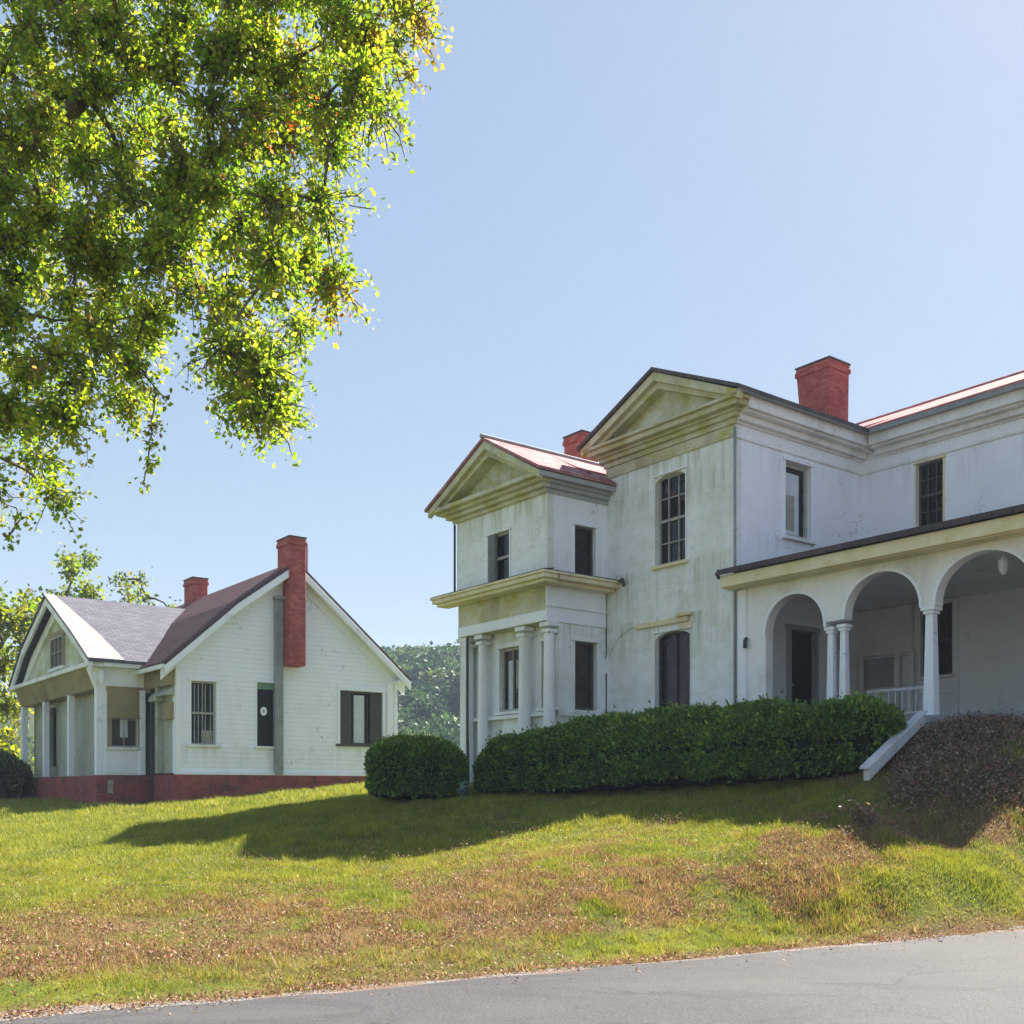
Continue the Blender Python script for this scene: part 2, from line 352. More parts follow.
def gcol(x, y):
    """what grows where: greens, dry straw and reddish weeds"""
    wv = roadw(x, y); al = x*RD[0]+y*RD[1]
    n1 = fbm(x*.55, y*.55, 21); n2 = fbm(x*2.3, y*2.3, 33); n3 = fbm(al*.35, wv*1.1, 40)
    green = np.array((.15, .2, .03)); lime = np.array((.27, .28, .035)); straw = np.array((.32, .24, .085)); red = np.array((.2, .085, .055)); deep = np.array((.055, .105, .02))
    c = green+(lime-green)*sstep(.35, .65, n2)[:, None]
    c = c+(deep-c)*(sstep(.5, .72, fbm(x*1.3, y*1.3, 55))*.6)[:, None]
    band = sstep(1.0, 1.7, wv+(n3-.5)*1.2)*sstep(4.9, 3.2, wv+(n3-.5)*2.6+1.6*sstep(8, 11.5, al))
    dry = np.clip(band*sstep(.36, .56, n1*.45+n2*.55), 0, 1)
    dry = np.maximum(dry, .4*sstep(.58, .7, n1)*sstep(7, 4, wv))
    dry = np.maximum(dry, sstep(.5, .1, wv)*.9)
    dc = straw+(red-straw)*sstep(.38, .62, fbm(x*3.1, y*3.1, 60))[:, None]
    return c+(dc-c)*dry[:, None], dry

def axis_(lo, hi, step, far):
    a = list(np.arange(lo, hi+.01, step)); d = step
    b = []
    while a[-1] < far: d *= 1.35; a.append(a[-1]+d)
    d = step; f = [a[0]]
    while f[-1] > -far: d *= 1.35; f.append(f[-1]-d)
    return np.array(f[1:][::-1]+a)
gx = axis_(-22, 20, .2, 2500); gy = axis_(4, 42, .2, 2500)
X, Y = np.meshgrid(gx, gy); Z = height(X, Y)
V = np.stack([X.ravel(), Y.ravel(), Z.ravel()], 1)
ii = np.arange(len(gy)-1)[:, None]*len(gx)+np.arange(len(gx)-1)[None]; ii = ii.ravel()
FQ = np.stack([ii, ii+1, ii+1+len(gx), ii+len(gx)], 1)
gc, dd_ = gcol(V[:, 0], V[:, 1]); gc = gc*(1-.6*dd_[:, None])+np.array((.2, .13, .07))*.6*dd_[:, None]
tag(npmesh('ground', V, FQ, M['soil'], gc*.75, smooth=True), kind='structure')

def strip(name, w0, w1, mat, dz, a0=-60, a1=60, step=.25, wob=0, seed=1):
    al = np.arange(a0, a1, step); ws = np.linspace(0, 1, 9); A, S_ = np.meshgrid(al, ws)
    e1 = w1+(fbm(A*1.1, A*0+3, seed, 5)-.5)*2*wob
    if name == 'road': e1 = e1+(fbm(A*7, A*0, 31, 3)-.5)*.06
    if name == 'road_shoulder': e1 = e1*sstep(14, 9, A)+.6*sstep(2.5, -3, A)*sstep(-14, -6, A)
    W = w0+(e1-w0)*S_
    x = A*RD[0]+(W+R0)*RN[0]; y = A*RD[1]+(W+R0)*RN[1]; z = height(x, y)
    z = np.maximum(z, EYE-1.6)+dz
    v = np.stack([x.ravel(), y.ravel(), z.ravel()], 1); i2 = np.arange(8)[:, None]*len(al)+np.arange(len(al)-1)[None]; i2 = i2.ravel()
    return tag(npmesh(name, v, np.stack([i2, i2+1, i2+1+len(al), i2+len(al)], 1), mat), kind='structure')
strip('road_shoulder', -.6, .08, M['gravel'], .004, wob=.2, seed=9)
strip('road', -9.5, -.05, M['asphalt'], .012, a0=-400, a1=400, wob=.13, seed=5)

# ------------------------------------------------------------------ hill beyond the valley
hx = np.linspace(-160, 260, 60); hy = np.linspace(70, 330, 40); X, Y = np.meshgrid(hx, hy)
def hillz(x, y): return EYE-8+(28.3+6*(fbm(x*.012, y*.012, 70)-.5))*sstep(75, 215, y+x*.12)+4*(fbm(x*.03, y*.03, 77)-.5)
Z = hillz(X, Y); V = np.stack([X.ravel(), Y.ravel(), Z.ravel()], 1)
i2 = (np.arange(39)[:, None]*60+np.arange(59)[None]).ravel()
tag(npmesh('hill', V, np.stack([i2, i2+1, i2+61, i2+60], 1), M['soil'], np.tile((.05, .075, .025), (len(V), 1)), smooth=True), kind='structure')

def leafmesh(C, size, col, up=None, fold=.25, aspect=.55, droop=0):
    """C (n,3) leaf bases; a folded four-point leaf each"""
    n = len(C); d = RNG.normal(size=(n, 3)); d[:, 2] -= droop
    if up is not None: d = d*.6+up
    d /= np.linalg.norm(d, axis=1)[:, None]
    s = np.cross(d, RNG.normal(size=(n, 3))); s /= np.linalg.norm(s, axis=1)[:, None]; nn = np.cross(d, s)
    L = (size*RNG.uniform(.55, 1.45, n))[:, None]
    b = C; t = C+d*L; l = C+d*L*.45+s*L*aspect*.5+nn*L*fold*.4; r = C+d*L*.45-s*L*aspect*.5+nn*L*fold*.4
    V = np.stack([b, l, t, r], 1).reshape(-1, 3); k = np.arange(n)[:, None]*4
    F = np.stack([k+[0, 1, 2], k+[0, 2, 3]], 1).reshape(-1, 3)
    return V, F, np.repeat(col, 4, 0)

def pick(n, pal, wt, jit=.25):
    pal = np.array(pal); c = pal[RNG.choice(len(pal), n, p=np.array(wt)/sum(wt))]
    return c*(1+RNG.normal(size=(n, 1))*jit).clip(.4, 1.8)

# wooded hillside
T = []
for i in range(420):
    y = RNG.uniform(85, 235); x = y*RNG.uniform(-.26, .06) if i < 300 else RNG.uniform(-70, 90)
    T.append((x, y, hillz(np.array([x]), np.array([y]))[0], RNG.uniform(2.4, 4.6)))
C = []; Cc = []
for x, y, z, r in T:
    m = int(1100*r/4) if -.14 < x/y < -.03 else int(420*r/4)
    d = RNG.normal(size=(m, 3)); d /= np.linalg.norm(d, axis=1)[:, None]; d[:, 2] = np.abs(d[:, 2])*1.1-.25
    lump = 1+.34*np.sin(d[:, 0]*6+x)*np.cos(d[:, 1]*7+y)*np.cos(d[:, 2]*6)
    C.append(np.array((x, y, z+r*.9))+d*(r*lump*RNG.uniform(.7, 1.05, m))[:, None])
    g = np.array(((.05, .1, .035), (.09, .14, .035), (.03, .07, .03))[int(RNG.integers(3))]); Cc.append(g*(1+.25*RNG.normal(size=(m, 1))).clip(.5, 1.6))
V, F, c = leafmesh(np.concatenate(C), .6, np.concatenate(Cc), aspect=.9)
tag(npmesh('wooded_hillside', V, F, foliage('far_leaves', .3, .6, (1.1, 1.2, .6)), c), 'hazy green wooded hillside beyond the gap between the two houses', 'woodland', kind='stuff')

# ------------------------------------------------------------------ shared house pieces
RZ = math.atan2(-.7944, .6074)
def window(par, k, c, a0, a1, z0, z1, dz, nx=2, nz=2, sash='sash', pane='glass', inset=.1, trim='trim', casing=.09, mid=True, name='window', extra=None, fw=.05, sill='trim', label=None):
    m = MB(dz)
    m.pb(k, c, a0-casing, a0, -.02, .03, z0, z1); m.pb(k, c, a1, a1+casing, -.02, .03, z0, z1)
    m.pb(k, c, a0-casing-.03, a1+casing+.03, -.02, .05, z1, z1+casing*1.3)
    w_ = m.build(name, M[trim], par, bevel=.006)
    if label: w_['label'] = label
    m = MB(dz); i = -inset
    m.pb(k, c, a0, a0+fw, i-.03, i+.02, z0, z1); m.pb(k, c, a1-fw, a1, i-.03, i+.02, z0, z1)
    m.pb(k, c, a0+fw, a1-fw, i-.03, i+.02, z1-fw, z1); m.pb(k, c, a0+fw, a1-fw, i-.03, i+.02, z0, z0+fw)
    if mid: m.pb(k, c, a0+fw, a1-fw, i-.03, i+.028, (z0+z1)/2-.03, (z0+z1)/2+.03)
    for q in range(1, nx): a = a0+(a1-a0)*q/nx; m.pb(k, c, a-.012, a+.012, i-.028, i+.01, z0+fw, z1-fw)
    for q in range(1, nz):
        z = z0+(z1-z0)*q/nz
        if mid and abs(z-(z0+z1)/2) < .05: continue
        m.pb(k, c, a0+fw, a1-fw, i-.026, i+.006, z-.012, z+.012)
    m.build('sash', M[sash], w_)
    m = MB(dz); m.pb(k, c, a0, a1, i-.05, i-.034, z0, z1); m.build('pane', M[pane], w_)
    m = MB(dz); m.pb(k, c, a0-casing-.05, a1+casing+.05, -.02, .09, z0-.07, z0); m.build('sill', M[sill], w_, bevel=.006)
    if extra: extra(w_, k, c, a0, a1, z0, z1, dz, i)
    return w_

def cloth(par, k, c, a0, a1, z0, z1, dz, o, mat, name='curtain_or_reflection', n=14):
    m = MB(dz)
    for q in range(n):
        u0 = a0+(a1-a0)*q/n; u1 = a0+(a1-a0)*(q+1)/n; w0 = .012*(q % 2); w1 = .012*((q+1) % 2)
        f = (lambda a, oo, z: (a, c-oo, z)) if k == 'f' else (lambda a, oo, z: (c+oo, a, z))
        m.quad(f(u0, o+w0, z0), f(u1, o+w1, z0), f(u1, o+w1, z1), f(u0, o+w0, z1))
    return m.build(name, M[mat], par)

def chimney(par, s0, s1, t0, t1, z0, z1, dz, flare=0, name='chimney'):
    m = MB(dz); h = z1-.22; f = flare
    m.hexa([(s0, t0, z0), (s1, t0, z0), (s1, t1, z0), (s0, t1, z0)], [(s0-f, t0-f*.3, h), (s1+f*.2, t0-f*.3, h), (s1+f*.2, t1, h), (s0-f, t1, h)])
    e = .035; m.box(s0-f-e, s1+f*.2+e, t0-f*.3-e, t1+e, h, z1-.1); m.box(s0-f-e*.4, s1+f*.2+e*.4, t0-f*.3-e*.4, t1+e*.4, z1-.1, z1)
    o = m.build(name, M['brick'], par, bevel=.012)
    m = MB(dz); m.box(s0-f-.03, s1+f*.2+.03, t0-f*.3-.03, t1+.03, z1, z1+.035); m.build('chimney_cap', M['darkmetal'], o)
    return o

def slab(m, pts, th=.1):      # four (s,t,z) top corners -> slab
    m.hexa([(a, b, z-th) for a, b, z in pts], pts)

# ------------------------------------------------------------------ THE BIG HOUSE
bz = .2
H = empty('mansion', (4.62, 22, EYE-bz), RZ)
tag(H, 'large weathered white two storey house with two gabled wings and an arched porch', 'house')
# walls
m = MB(bz)
m.wall('f', 0, -3.91, 0, -.3, 8.02, [(-2.3, -1.38, 5.0, 7.0), (-2.3, -1.24, 1.7, 3.5)])
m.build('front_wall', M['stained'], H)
m = MB(bz)
m.wall('r', 0, .2, 4.43, -.3, 8.1, [(1.62, 2.5, 5.5, 7.14), (1.72, 2.72, 1.3, 3.5)])
m.wall('f', 4.43, 0, 4.5, -.3, 8.1, [(1.4, 2.03, 5.78, 7.22), (1.5, 2.25, 2.5, 4.05)])
m.build('side_wall', M['white'], H)
m = MB(bz); m.wall('r', -3.71, .2, 9, -.3, 8.1); m.wall('f', 12.2, -7.5, 4.5, -.3, 8.0); m.wall('r', 4.5, 4.63, 12.2, -.3, 8.1)
m.box(-3.9, 0, 4.7, 4.85, -.3, 8.1)
m.build('rear_wall', M['white'], H)
# left wing walls
m = MB(bz)
m.wall('f', -1.83, -7.5, -3.91, 4.72, 7.0, [(-6.15, -5.3, 4.98, 6.15)])
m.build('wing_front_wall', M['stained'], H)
m = MB(bz)
m.wall('r', -3.91, -1.63, 0, 4.72, 7.0, [(-1.02, -.38, 4.98, 6.12)])
m.wall('r', -7.3, -1.63, 12, -.3, 7.0)
m.build('wing_side_wall', M['white'], H)
m = MB(bz)
m.wall('f', -1.45, -7.3, -3.95, -.3, 3.85, [(-6.2, -5.35, 1.9, 3.45), (-4.55, -4.07, 1.9, 3.45)])
m.wall('r', -3.95, -1.25, 0, -.3, 3.85, [(-.98, -.3, 1.85, 3.45)])
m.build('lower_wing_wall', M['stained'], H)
# right wing: mouldings, cornice
def cornice(m, k, c, a0, a1, z0, steps, ext=(0, 0)):
    z = z0
    for h, p in steps: m.pb(k, c, a0-p*ext[0], a1+p*ext[1], 0, p, z, z+h); z += h
st = [(.12, .06), (.1, .14), (.06, .2), (.12, .34), (.07, .42)]
m = MB(bz); m.pb('f', 0, -3.93, .03, 0, .035, 7.33, 7.4); m.pb('f', 0, -3.93, .02, 0, .02, 7.4, 7.58)
cornice(m, 'f', 0, -3.91, 0, 7.58, st, (1, 1)); m.build('front_cornice', M['dirty_trim'], H, bevel=.01)
m = MB(bz); m.pb('r', 0, 0, 4.43, 0, .03, 7.3, 7.36)
cornice(m, 'r', 0, 0, 4.43, 7.6, [(.05, .05), (.13, .15), (.05, .3), (.25, .38), (.05, .42)], (0, 0))
cornice(m, 'f', 4.43, .42, 4.5, 7.6, [(.05, .05), (.13, .15), (.05, .3), (.25, .38), (.05, .42)], (0, 0))
m.pb('f', 4.43, .03, 4.5, 0, .03, 7.3, 7.36); m.build('cornice', M['trim'], H, bevel=.01)
m = MB(bz); m.pb('r', 0, -.42, 4.0, .42, .5, 8.05, 8.15); m.pb('f', 4.43, .52, 4.9, .42, .5, 8.05, 8.15); m.build('gutter', M['metal'], H)
# pediment
apx, apz, ez = -1.955, 9.18, 8.07
m = MB(bz); m.prism([(-4.0, ez), (.05, ez), (apx, apz-.12)], 'f', 0, -.15, .02); m.build('pediment', M['tymp'], H)
def rake(m, k, c, aa, az, ea, ze, o0, o1, th):
    dx, dz_ = ea-aa, ze-az; L = math.hypot(dx, dz_); nx, nz = -dz_/L, dx/L
    if nz > 0: nx, nz = -nx, -nz
    poly = [(aa, az), (ea, ze), (ea+nx*th*0, ze-th), (aa, az-th*1.15)]
    if ea < aa: poly = [poly[1], poly[0], poly[3], poly[2]]
    m.prism(poly, k, c, o0, o1)
m = MB(bz)
for ea in (-4.38, .47):
    rake(m, 'f', 0, apx, apz, ea, ez+.0, .3, .42, .17); rake(m, 'f', 0, apx, apz-.17, ea*.92+apx*.08, ez-.03, .02, .3, .15)
m.build('rake_board', M['dirty_trim'], H, bevel=.008)
m = MB(bz)
slab(m, [(apx, -.48, apz+.09), (apx, 9, apz+.09), (-4.46, 9, ez+.07), (-4.46, -.48, ez+.07)][::-1], .08)
slab(m, [(apx, -.48, apz+.09), (.52, -.48, ez+.09), (.52, 8.4, ez+.09), (apx, 8.4, apz+.09)], .08)
m.build('tower_roof', M['roofdark'], H)
m = MB(bz)
slab(m, [(.3, 3.93, 8.2), (4.85, 3.93, 8.2), (2.5, 8.2, 10.02), (.3, 8.2, 10.02)], .08)
slab(m, [(-7.9, 5.9, 9.02), (.3, 5.9, 9.02), (.3, 8.2, 10.02), (-7.9, 8.2, 10.02)], .08)
slab(m, [(-7.9, 8.2, 10.02), (2.5, 8.2, 10.02), (4.9, 12.6, 8.1), (-7.9, 12.6, 8.1)], .08)
slab(m, [(4.85, 3.93, 8.2), (4.9, 12.6, 8.1), (2.55, 8.25, 10.02), (2.5, 8.2, 10.02)], .08)
m.tube([(-7.9, 8.2, 10.03), (2.5, 8.2, 10.03)], .05)
m.build('main_roof', M['roofredx'], H)
# left wing roof and cornice
lx, lz, le = -5.68, 8.26, 7.12
stl = [(.1, .08), (.1, .2), (.08, .32), (.1, .46)]
m = MB(bz); cornice(m, 'f', -1.83, -7.5, -3.91, 6.72, stl, (1.15, .55)); m.build('front_cornice', M['dirty_trim'], H, bevel=.01)
m = MB(bz); cornice(m, 'r', -3.91, -1.83, -.0, 6.72, [(a, b*.55) for a, b in stl]); m.pb('r', -3.91, -2.3, -.0, .26, .31, 6.98, 7.1); m.build('side_cornice', M['graypaint'], H, bevel=.01)
m = MB(bz); m.prism([(-7.6, le-.02), (-3.84, le-.02), (lx, lz-.12)], 'f', -1.83, -.15, .02); m.build('pediment', M['tymp'], H)
m = MB(bz)
for ea in (-8.12, -3.62):
    rake(m, 'f', -1.83, lx, lz, ea, le-.03, .36, .48, .17); rake(m, 'f', -1.83, lx, lz-.17, ea*.92+lx*.08, le-.03, .02, .36, .15)
m.build('rake_board', M['dirty_trim'], H, bevel=.008)
m = MB(bz)
slab(m, [(lx, -2.36, lz+.08), (lx, 8, lz+.08), (-8.2, 8, le+.03), (-8.2, -2.36, le+.03)][::-1], .07)
slab(m, [(lx, -2.36, lz+.08), (-3.56, -2.36, le+.05), (-3.56, -.5, le+.05), (lx, -.5, lz+.08)], .07)
slab(m, [(lx, -.5, lz+.08), (-3.93, -.5, le+.29), (-3.93, 8, le+.29), (lx, 8, lz+.08)], .07)
slab(m, [(-3.93, -.5, le+.29), (-3.56, -.5, le+.05), (-3.56, -.02, le+.05), (-3.93, -.02, le+.29)], .07)
m.build('wing_roof', M['roofred'], H)
m = MB(bz); m.tube([(lx, -2.4, lz+.1), (lx, 6, lz+.1)], .055); m.build('ridge_cap', M['metal'], H)
# entablature and colonnade of the left wing's ground floor
m = MB(bz); m.pb('f', -1.45, -7.45, -3.93, .02, .38, 3.83, 4.72); m.build('entablature_front', M['dirty_trim'], H, bevel=.01)
m = MB(bz); m.pb('f', -1.45, -7.44, -3.94, .381, .4, 3.84, 4.08); m.pb('r', -3.95, -1.84, -.02, .0, .04, 3.83, 4.72)
m.pb('r', -3.91, -1.87, -.02, .0, .05, 4.16, 4.2); m.build('entablature_side', M['white'], H, bevel=.006)
m = MB(bz)
m.pb('f', -1.83, -7.95, -3.45, .05, .46, 4.7, 4.8); m.pb('f', -1.83, -7.85, -3.52, .02, .38, 4.62, 4.7); m.pb('f', -1.83, -8.0, -3.42, .0, .5, 4.8, 4.86)
m.pb('r', -3.91, -1.83, .3, .02, .46, 4.7, 4.8); m.pb('r', -3.91, -1.83, -.02, .02, .3, 4.62, 4.7); m.pb('r', -3.91, -1.83, .32, .0, .5, 4.8, 4.86)
m.build('lower_cornice', M['yellow_trim'], H, bevel=.01)
m = MB(bz); slab(m, [(-7.98, -2.31, 4.88), (-3.43, -2.31, 4.88), (-3.6, -1.86, 4.97), (-7.8, -1.86, 4.97)], .015)
slab(m, [(-3.43, -2.31, 4.88), (-3.41, .3, 4.88), (-3.88, .3, 4.97), (-3.88, -1.9, 4.97)], .015); m.build('lower_roof', M['roofporch'], H)
for s_, t_, wd in ((-7.3, -1.66, .22), (-6.62, -1.66, .13), (-4.95, -1.66, .15), (-4.04, -1.66, .14)):
    m = MB(bz)
    if wd > .2: m.box(s_-.13, s_+.13, t_-.13, t_+.1, -.2, 3.83)
    else: m.tube([(s_, t_, -.2), (s_, t_, 1.6), (s_, t_, 3.6)], [wd, wd, wd*.85], 14)
    m.box(s_-wd-.03, s_+wd+.03, t_-.16, t_+.16, 3.72, 3.82); m.box(s_-wd, s_+wd, t_-.14, t_+.14, 3.58, 3.66)
    m.build('column', M['trim'], H, bevel=.008)
m = MB(bz); m.pb('f', -1.45, -7.2, -4.1, 0, .12, 1.72, 1.8); m.pb('r', -3.95, -1.4, -.1, 0, .08, 1.7, 1.78); m.build('sill_band', M['trim'], H)
m = MB(bz); m.tube([(-7.0, -1.86, 3.8), (-7.0, -1.86, 1.5), (-6.98, -1.84, -.1)], .035); m.tube([(-7.56, -1.86, 6.7), (-7.56, -1.86, 4.95)], .03)
m.build('downpipe', M['darkmetal'], H, smooth=True)
m = MB(bz); m.tube([(.04, -.05, 7.5), (.04, -.05, 4.6), (.04, -.05, 0)], .03); m.build('downpipe', M['metal'], H, smooth=True)
for P_ in ([(-3.5, .0, 4.84), (-3.5, -.05, 4.84), (-3.25, -.12, 4.86), (-3.2, -.12, 4.7)], [(.0, -.45, 4.46), (-.1, -.45, 4.44), (-.12, -.35, 4.36)], [(.33, -.03, 3.1), (.33, -.08, 3.05), (.33, -.08, 2.9)]):
    m = MB(bz); m.tube(P_, .04); m.build('gutter_end', M['darkmetal'], H, smooth=True)
# windows
def archhead(par, k, c, a0, a1, z0, z1, dz, i):
    m = MB(dz); n = 12; r = (a1-a0)/2; ac = (a0+a1)/2; hz = .16
    P = [(ac+r*math.cos(math.pi*q/n), z1-hz+hz*math.sin(math.pi*q/n)) for q in range(n+1)]
    for q in range(n):
        x0, y0 = P[q]; x1, y1 = P[q+1]
        m.prism([(x1, y1), (x0, y0), (x0, z1+.01), (x1, z1+.01)], k, c, -.12, .001)
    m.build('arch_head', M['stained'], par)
window(H, 'f', 0, -2.3, -1.38, 5.0, 7.0, bz, 3, 4, 'sash', 'glass', .11, 'trim', .03, extra=archhead, sill='yellow_trim', fw=.06)
def shades(par, k, c, a0, a1, z0, z1, dz, i):
    archhead(par, k, c, a0, a1, z0, z1, dz, i)
window(H, 'f', 0, -2.3, -1.24, 1.7, 3.5, bz, 2, 1, 'darksash', 'glass', .12, 'trim', .02, extra=shades, mid=False)
m = MB(bz); m.pb('f', 0, -2.9, -1.28, 0, .07, 3.66, 3.78); m.pb('f', 0, -1.6, -1.15, .0, .12, 3.78, 3.86)
m.pb('f', 0, -1.55, -1.2, .0, .035, 3.5, 3.66); m.build('window_hood', M['yellow_trim'], H, bevel=.01)
m = MB(bz)
for q in range(10):
    a0 = math.pi*(.5+.5*q/10); a1 = math.pi*(.5+.5*(q+1)/10)
    pr = lambda a, r: (-2.9+r*math.cos(a)*1.0, 2.75+r*math.sin(a))
    m.prism([pr(a0, 1.08), pr(a0, .98), pr(a1, .98), pr(a1, 1.08)], 'f', 0, 0, .03)
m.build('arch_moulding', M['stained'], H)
def reflcurt(par, k, c, a0, a1, z0, z1, dz, i):
    cloth(par, k, c, a0+.14, a1-.24, z0+.05, z1-.2, dz, i-.03, 'curtain_or_reflection')
    m = MB(dz); m.pb(k, c, a0+.2, a0+.45, i-.015, i-.005, z0+.2, z0+.95); m.build('pane_reflection', M['cream'], par)  # cream panel is a reflection on the pane, given as solid colour
window(H, 'r', 0, 1.62, 2.5, 5.5, 7.14, bz, 1, 1, 'sash', 'glass', .1, 'white', .06, extra=reflcurt, mid=False, fw=.09)
window(H, 'f', 4.43, 1.4, 2.03, 5.78, 7.22, bz, 3, 4, 'darksash', 'glass', .1, 'yellow_trim', .04)
window(H, 'f', 4.43, 1.5, 2.25, 2.5, 4.05, bz, 2, 2, 'darksash', 'glassbrown', .1, 'trim', .06)
wn = window(H, 'f', -1.83, -6.15, -5.3, 4.98, 6.15, bz, 1, 2, 'sash', 'glass', .09, 'trim', .04)
m = MB(bz); m.pb('f', -1.83, -6.13, -5.86, -.06, .02, 5.0, 6.14)
for q in range(13): m.pb('f', -1.83, -6.1, -5.89, .02, .035, 5.05+q*.083, 5.09+q*.083)
m.build('shutter', M['shutter'], wn)
window(H, 'r', -3.91, -1.02, -.38, 4.98, 6.12, bz, 1, 1, 'darksash', 'glass', .1, 'white', .03, mid=False)
def storefront(par, k, c, a0, a1, z0, z1, dz, i):
    cloth(par, k, c, a0+.2, a0+.42, z0+.05, z1-.3, dz, i-.03, 'curtain_or_reflection'); cloth(par, k, c, a0+.5, a1-.08, z0+.55, z1-.3, dz, i-.03, 'cream')
window(H, 'f', -1.45, -6.2, -5.35, 1.9, 3.45, bz, 2, 1, 'sash', 'glassbrown', .09, 'trim', .09, extra=storefront, mid=False, fw=.07)
window(H, 'f', -1.45, -4.55, -4.07, 1.9, 3.45, bz, 2, 1, 'sash', 'glassbrown', .09, 'trim', .07, extra=lambda p, k, c, a0, a1, z0, z1, dz, i: cloth(p, k, c, a0+.06, a1-.06, z0+.06, z1-.1, dz, i-.03, 'cream'), mid=False)
window(H, 'r', -3.95, -.98, -.3, 1.85, 3.45, bz, 1, 1, 'darksash', 'glassbrown', .12, 'trim', .07, mid=False, fw=.07)
# door on the porch
m = MB(bz); m.pb('r', 0, 1.66, 1.82, -.04, .03, 1.3, 3.5); m.pb('r', 0, 2.66, 2.76, -.04, .03, 1.3, 3.5); m.pb('r', 0, 1.62, 2.8, -.04, .04, 3.5, 3.6); m.build('door_frame', M['graypaint'], H)
m = MB(bz); m.pb('r', 0, 1.82, 2.66, -.13, -.08, 1.3, 3.5)
for z in (1.5, 2.1, 2.75): m.pb('r', 0, 1.95, 2.2, -.08, -.065, z, z+.45); m.pb('r', 0, 2.3, 2.55, -.08, -.065, z, z+.45)
d = m.build('door', M['door'], H, bevel=.006); m = MB(bz); m.tube([(-.07, 1.9, 2.3), (-.02, 1.9, 2.3), (-.0, 1.9, 2.3)], [.02, .02, .035]); m.build('door_handle', M['metal'], d)
# porch: arcaded front, columns, roof
def arcade(m, k, c, arches, a0, a1, zt, zb, th, n=20):
    q = lambda a, o, z: (a, c-o, z)
    x = a0
    def solid(x0, x1, zl): m.box(x0, x1, c, c+th, zl, zt)
    for (l, r, sp, cr) in arches:
        if l > x: solid(x, l, sp if x > .9 else zb)
        ac = (l+r)/2; hw = (r-l)/2
        xs = [ac-hw*math.cos(math.pi*i/n) for i in range(n+1)]; zs = [sp+(cr-sp)*math.sin(math.pi*i/n)**.9 for i in range(n+1)]
        for i in range(n):
            m.hexa([(xs[i], c, zs[i]), (xs[i+1], c, zs[i+1]), (xs[i+1], c+th, zs[i+1]), (xs[i], c+th, zs[i])],
                   [(xs[i], c, zt), (xs[i+1], c, zt), (xs[i+1], c+th, zt), (xs[i], c+th, zt)])
        x = r
    if x < a1: solid(x, a1, arches[-1][2])
AR = [(.8, 2.2, 3.1, 3.84), (2.66, 4.2, 3.2, 3.96), (4.5, 6.2, 3.2, 4.0)]
m = MB(bz); arcade(m, 'f', 0, AR, .03, 6.42, 4.12, -.2, .22); m.build('arcade', M['trim'], H)
for (l, r, sp, cr) in AR:      # raised ring round each opening
    ac = (l+r)/2; hw = (r-l)/2; n = 20; m = MB(bz)
    for i in range(n):
        a, b = math.pi*i/n, math.pi*(i+1)/n
        f = lambda g, e: (ac-(hw+e)*math.cos(g), sp+(cr-sp+e)*math.sin(g)**.9)
        m.prism([f(a, .0), f(b, .0), f(b, .05), f(a, .05)], 'f', 0, 0, .03)
    m.build('arch_moulding', M['white'], H)
def pcol(s0, wd=.1, zt=3.2, zb=1.2, name='column', t=.11):
    m = MB(bz)
    m.hexa([(s0-wd*1.15, t-wd*1.15, zb), (s0+wd*1.15, t-wd*1.15, zb), (s0+wd*1.15, t+wd*1.15, zb), (s0-wd*1.15, t+wd*1.15, zb)],
           [(s0-wd*.8, t-wd*.8, zt-.12), (s0+wd*.8, t-wd*.8, zt-.12), (s0+wd*.8, t+wd*.8, zt-.12), (s0-wd*.8, t+wd*.8, zt-.12)])
    m.box(s0-wd*1.5, s0+wd*1.5, t-wd*1.5, t+wd*1.5, zt-.06, zt-.001); m.box(s0-wd*1.15, s0+wd*1.15, t-wd*1.15, t+wd*1.15, zt-.12, zt-.06)
    m.box(s0-wd*1.4, s0+wd*1.4, t-wd*1.4, t+wd*1.4, zb-.0, zb+.12)
    return m.build(name, M['white'], H, bevel=.006)
for s_ in (2.29, 2.57): pcol(s_, .07, 3.1 if s_ < 2.4 else 3.12)
pcol(4.35, .09, 3.2); pcol(6.3, .09)
m = MB(bz); m.box(.1, .32, -.05, .0, -.2, 4.1); m.build('pilaster', M['white'], H, bevel=.006)
m = MB(bz); m.box(-.04, 6.5, -.34, .22, 4.12, 4.2); m.box(-.04, 6.5, -.42, -.34, 4.14, 4.38); m.box(-.0, 6.45, -.1, .1, 4.2, 4.34); m.build('porch_fascia', M['yellow_trim'], H, bevel=.01)
m = MB(bz); slab(m, [(-.06, -.5, 4.5), (6.55, -.5, 4.5), (6.55, 4.42, 5.72), (.012, 4.42, 5.72)], .11)
m.build('porch_roof', M['roofporch'], H)
m = MB(bz); m.box(.02, 6.42, .24, 4.4, 4.14, 4.2); m.build('porch_ceiling', M['porchwall'], H)
m = MB(bz); m.box(.02, 6.42, -.12, 4.42, 1.16, 1.3); m.build('porch_floor', M['floor'], H)
m = MB(bz); m.box(.02, 6.42, -.05, .1, -.3, 1.16); m.build('porch_skirt', M['trim'], H)
m = MB(bz); m.wall('r', 6.42, .22, 4.43, -.3, 4.13, [(1.6, 2.5, 2.0, 3.6)]); m.wall('f', 4.43, 4.52, 6.22, -.3, 4.13); m.prism([(.22, 4.2), (4.35, 4.2), (4.35, 5.5), (.22, 4.5)], 'r', 6.42, -.1, 0)
m.prism([(.0, 4.2), (.22, 4.2), (.22, 4.5), (.0, 4.46)], 'r', 6.42, -.1, 0); m.build('end_wall', M['white'], H)
m = MB(bz); m.box(4.5, 6.42, 4.44, 4.6, -.3, 5.6); m.build('lean_to_wall', M['white'], H)
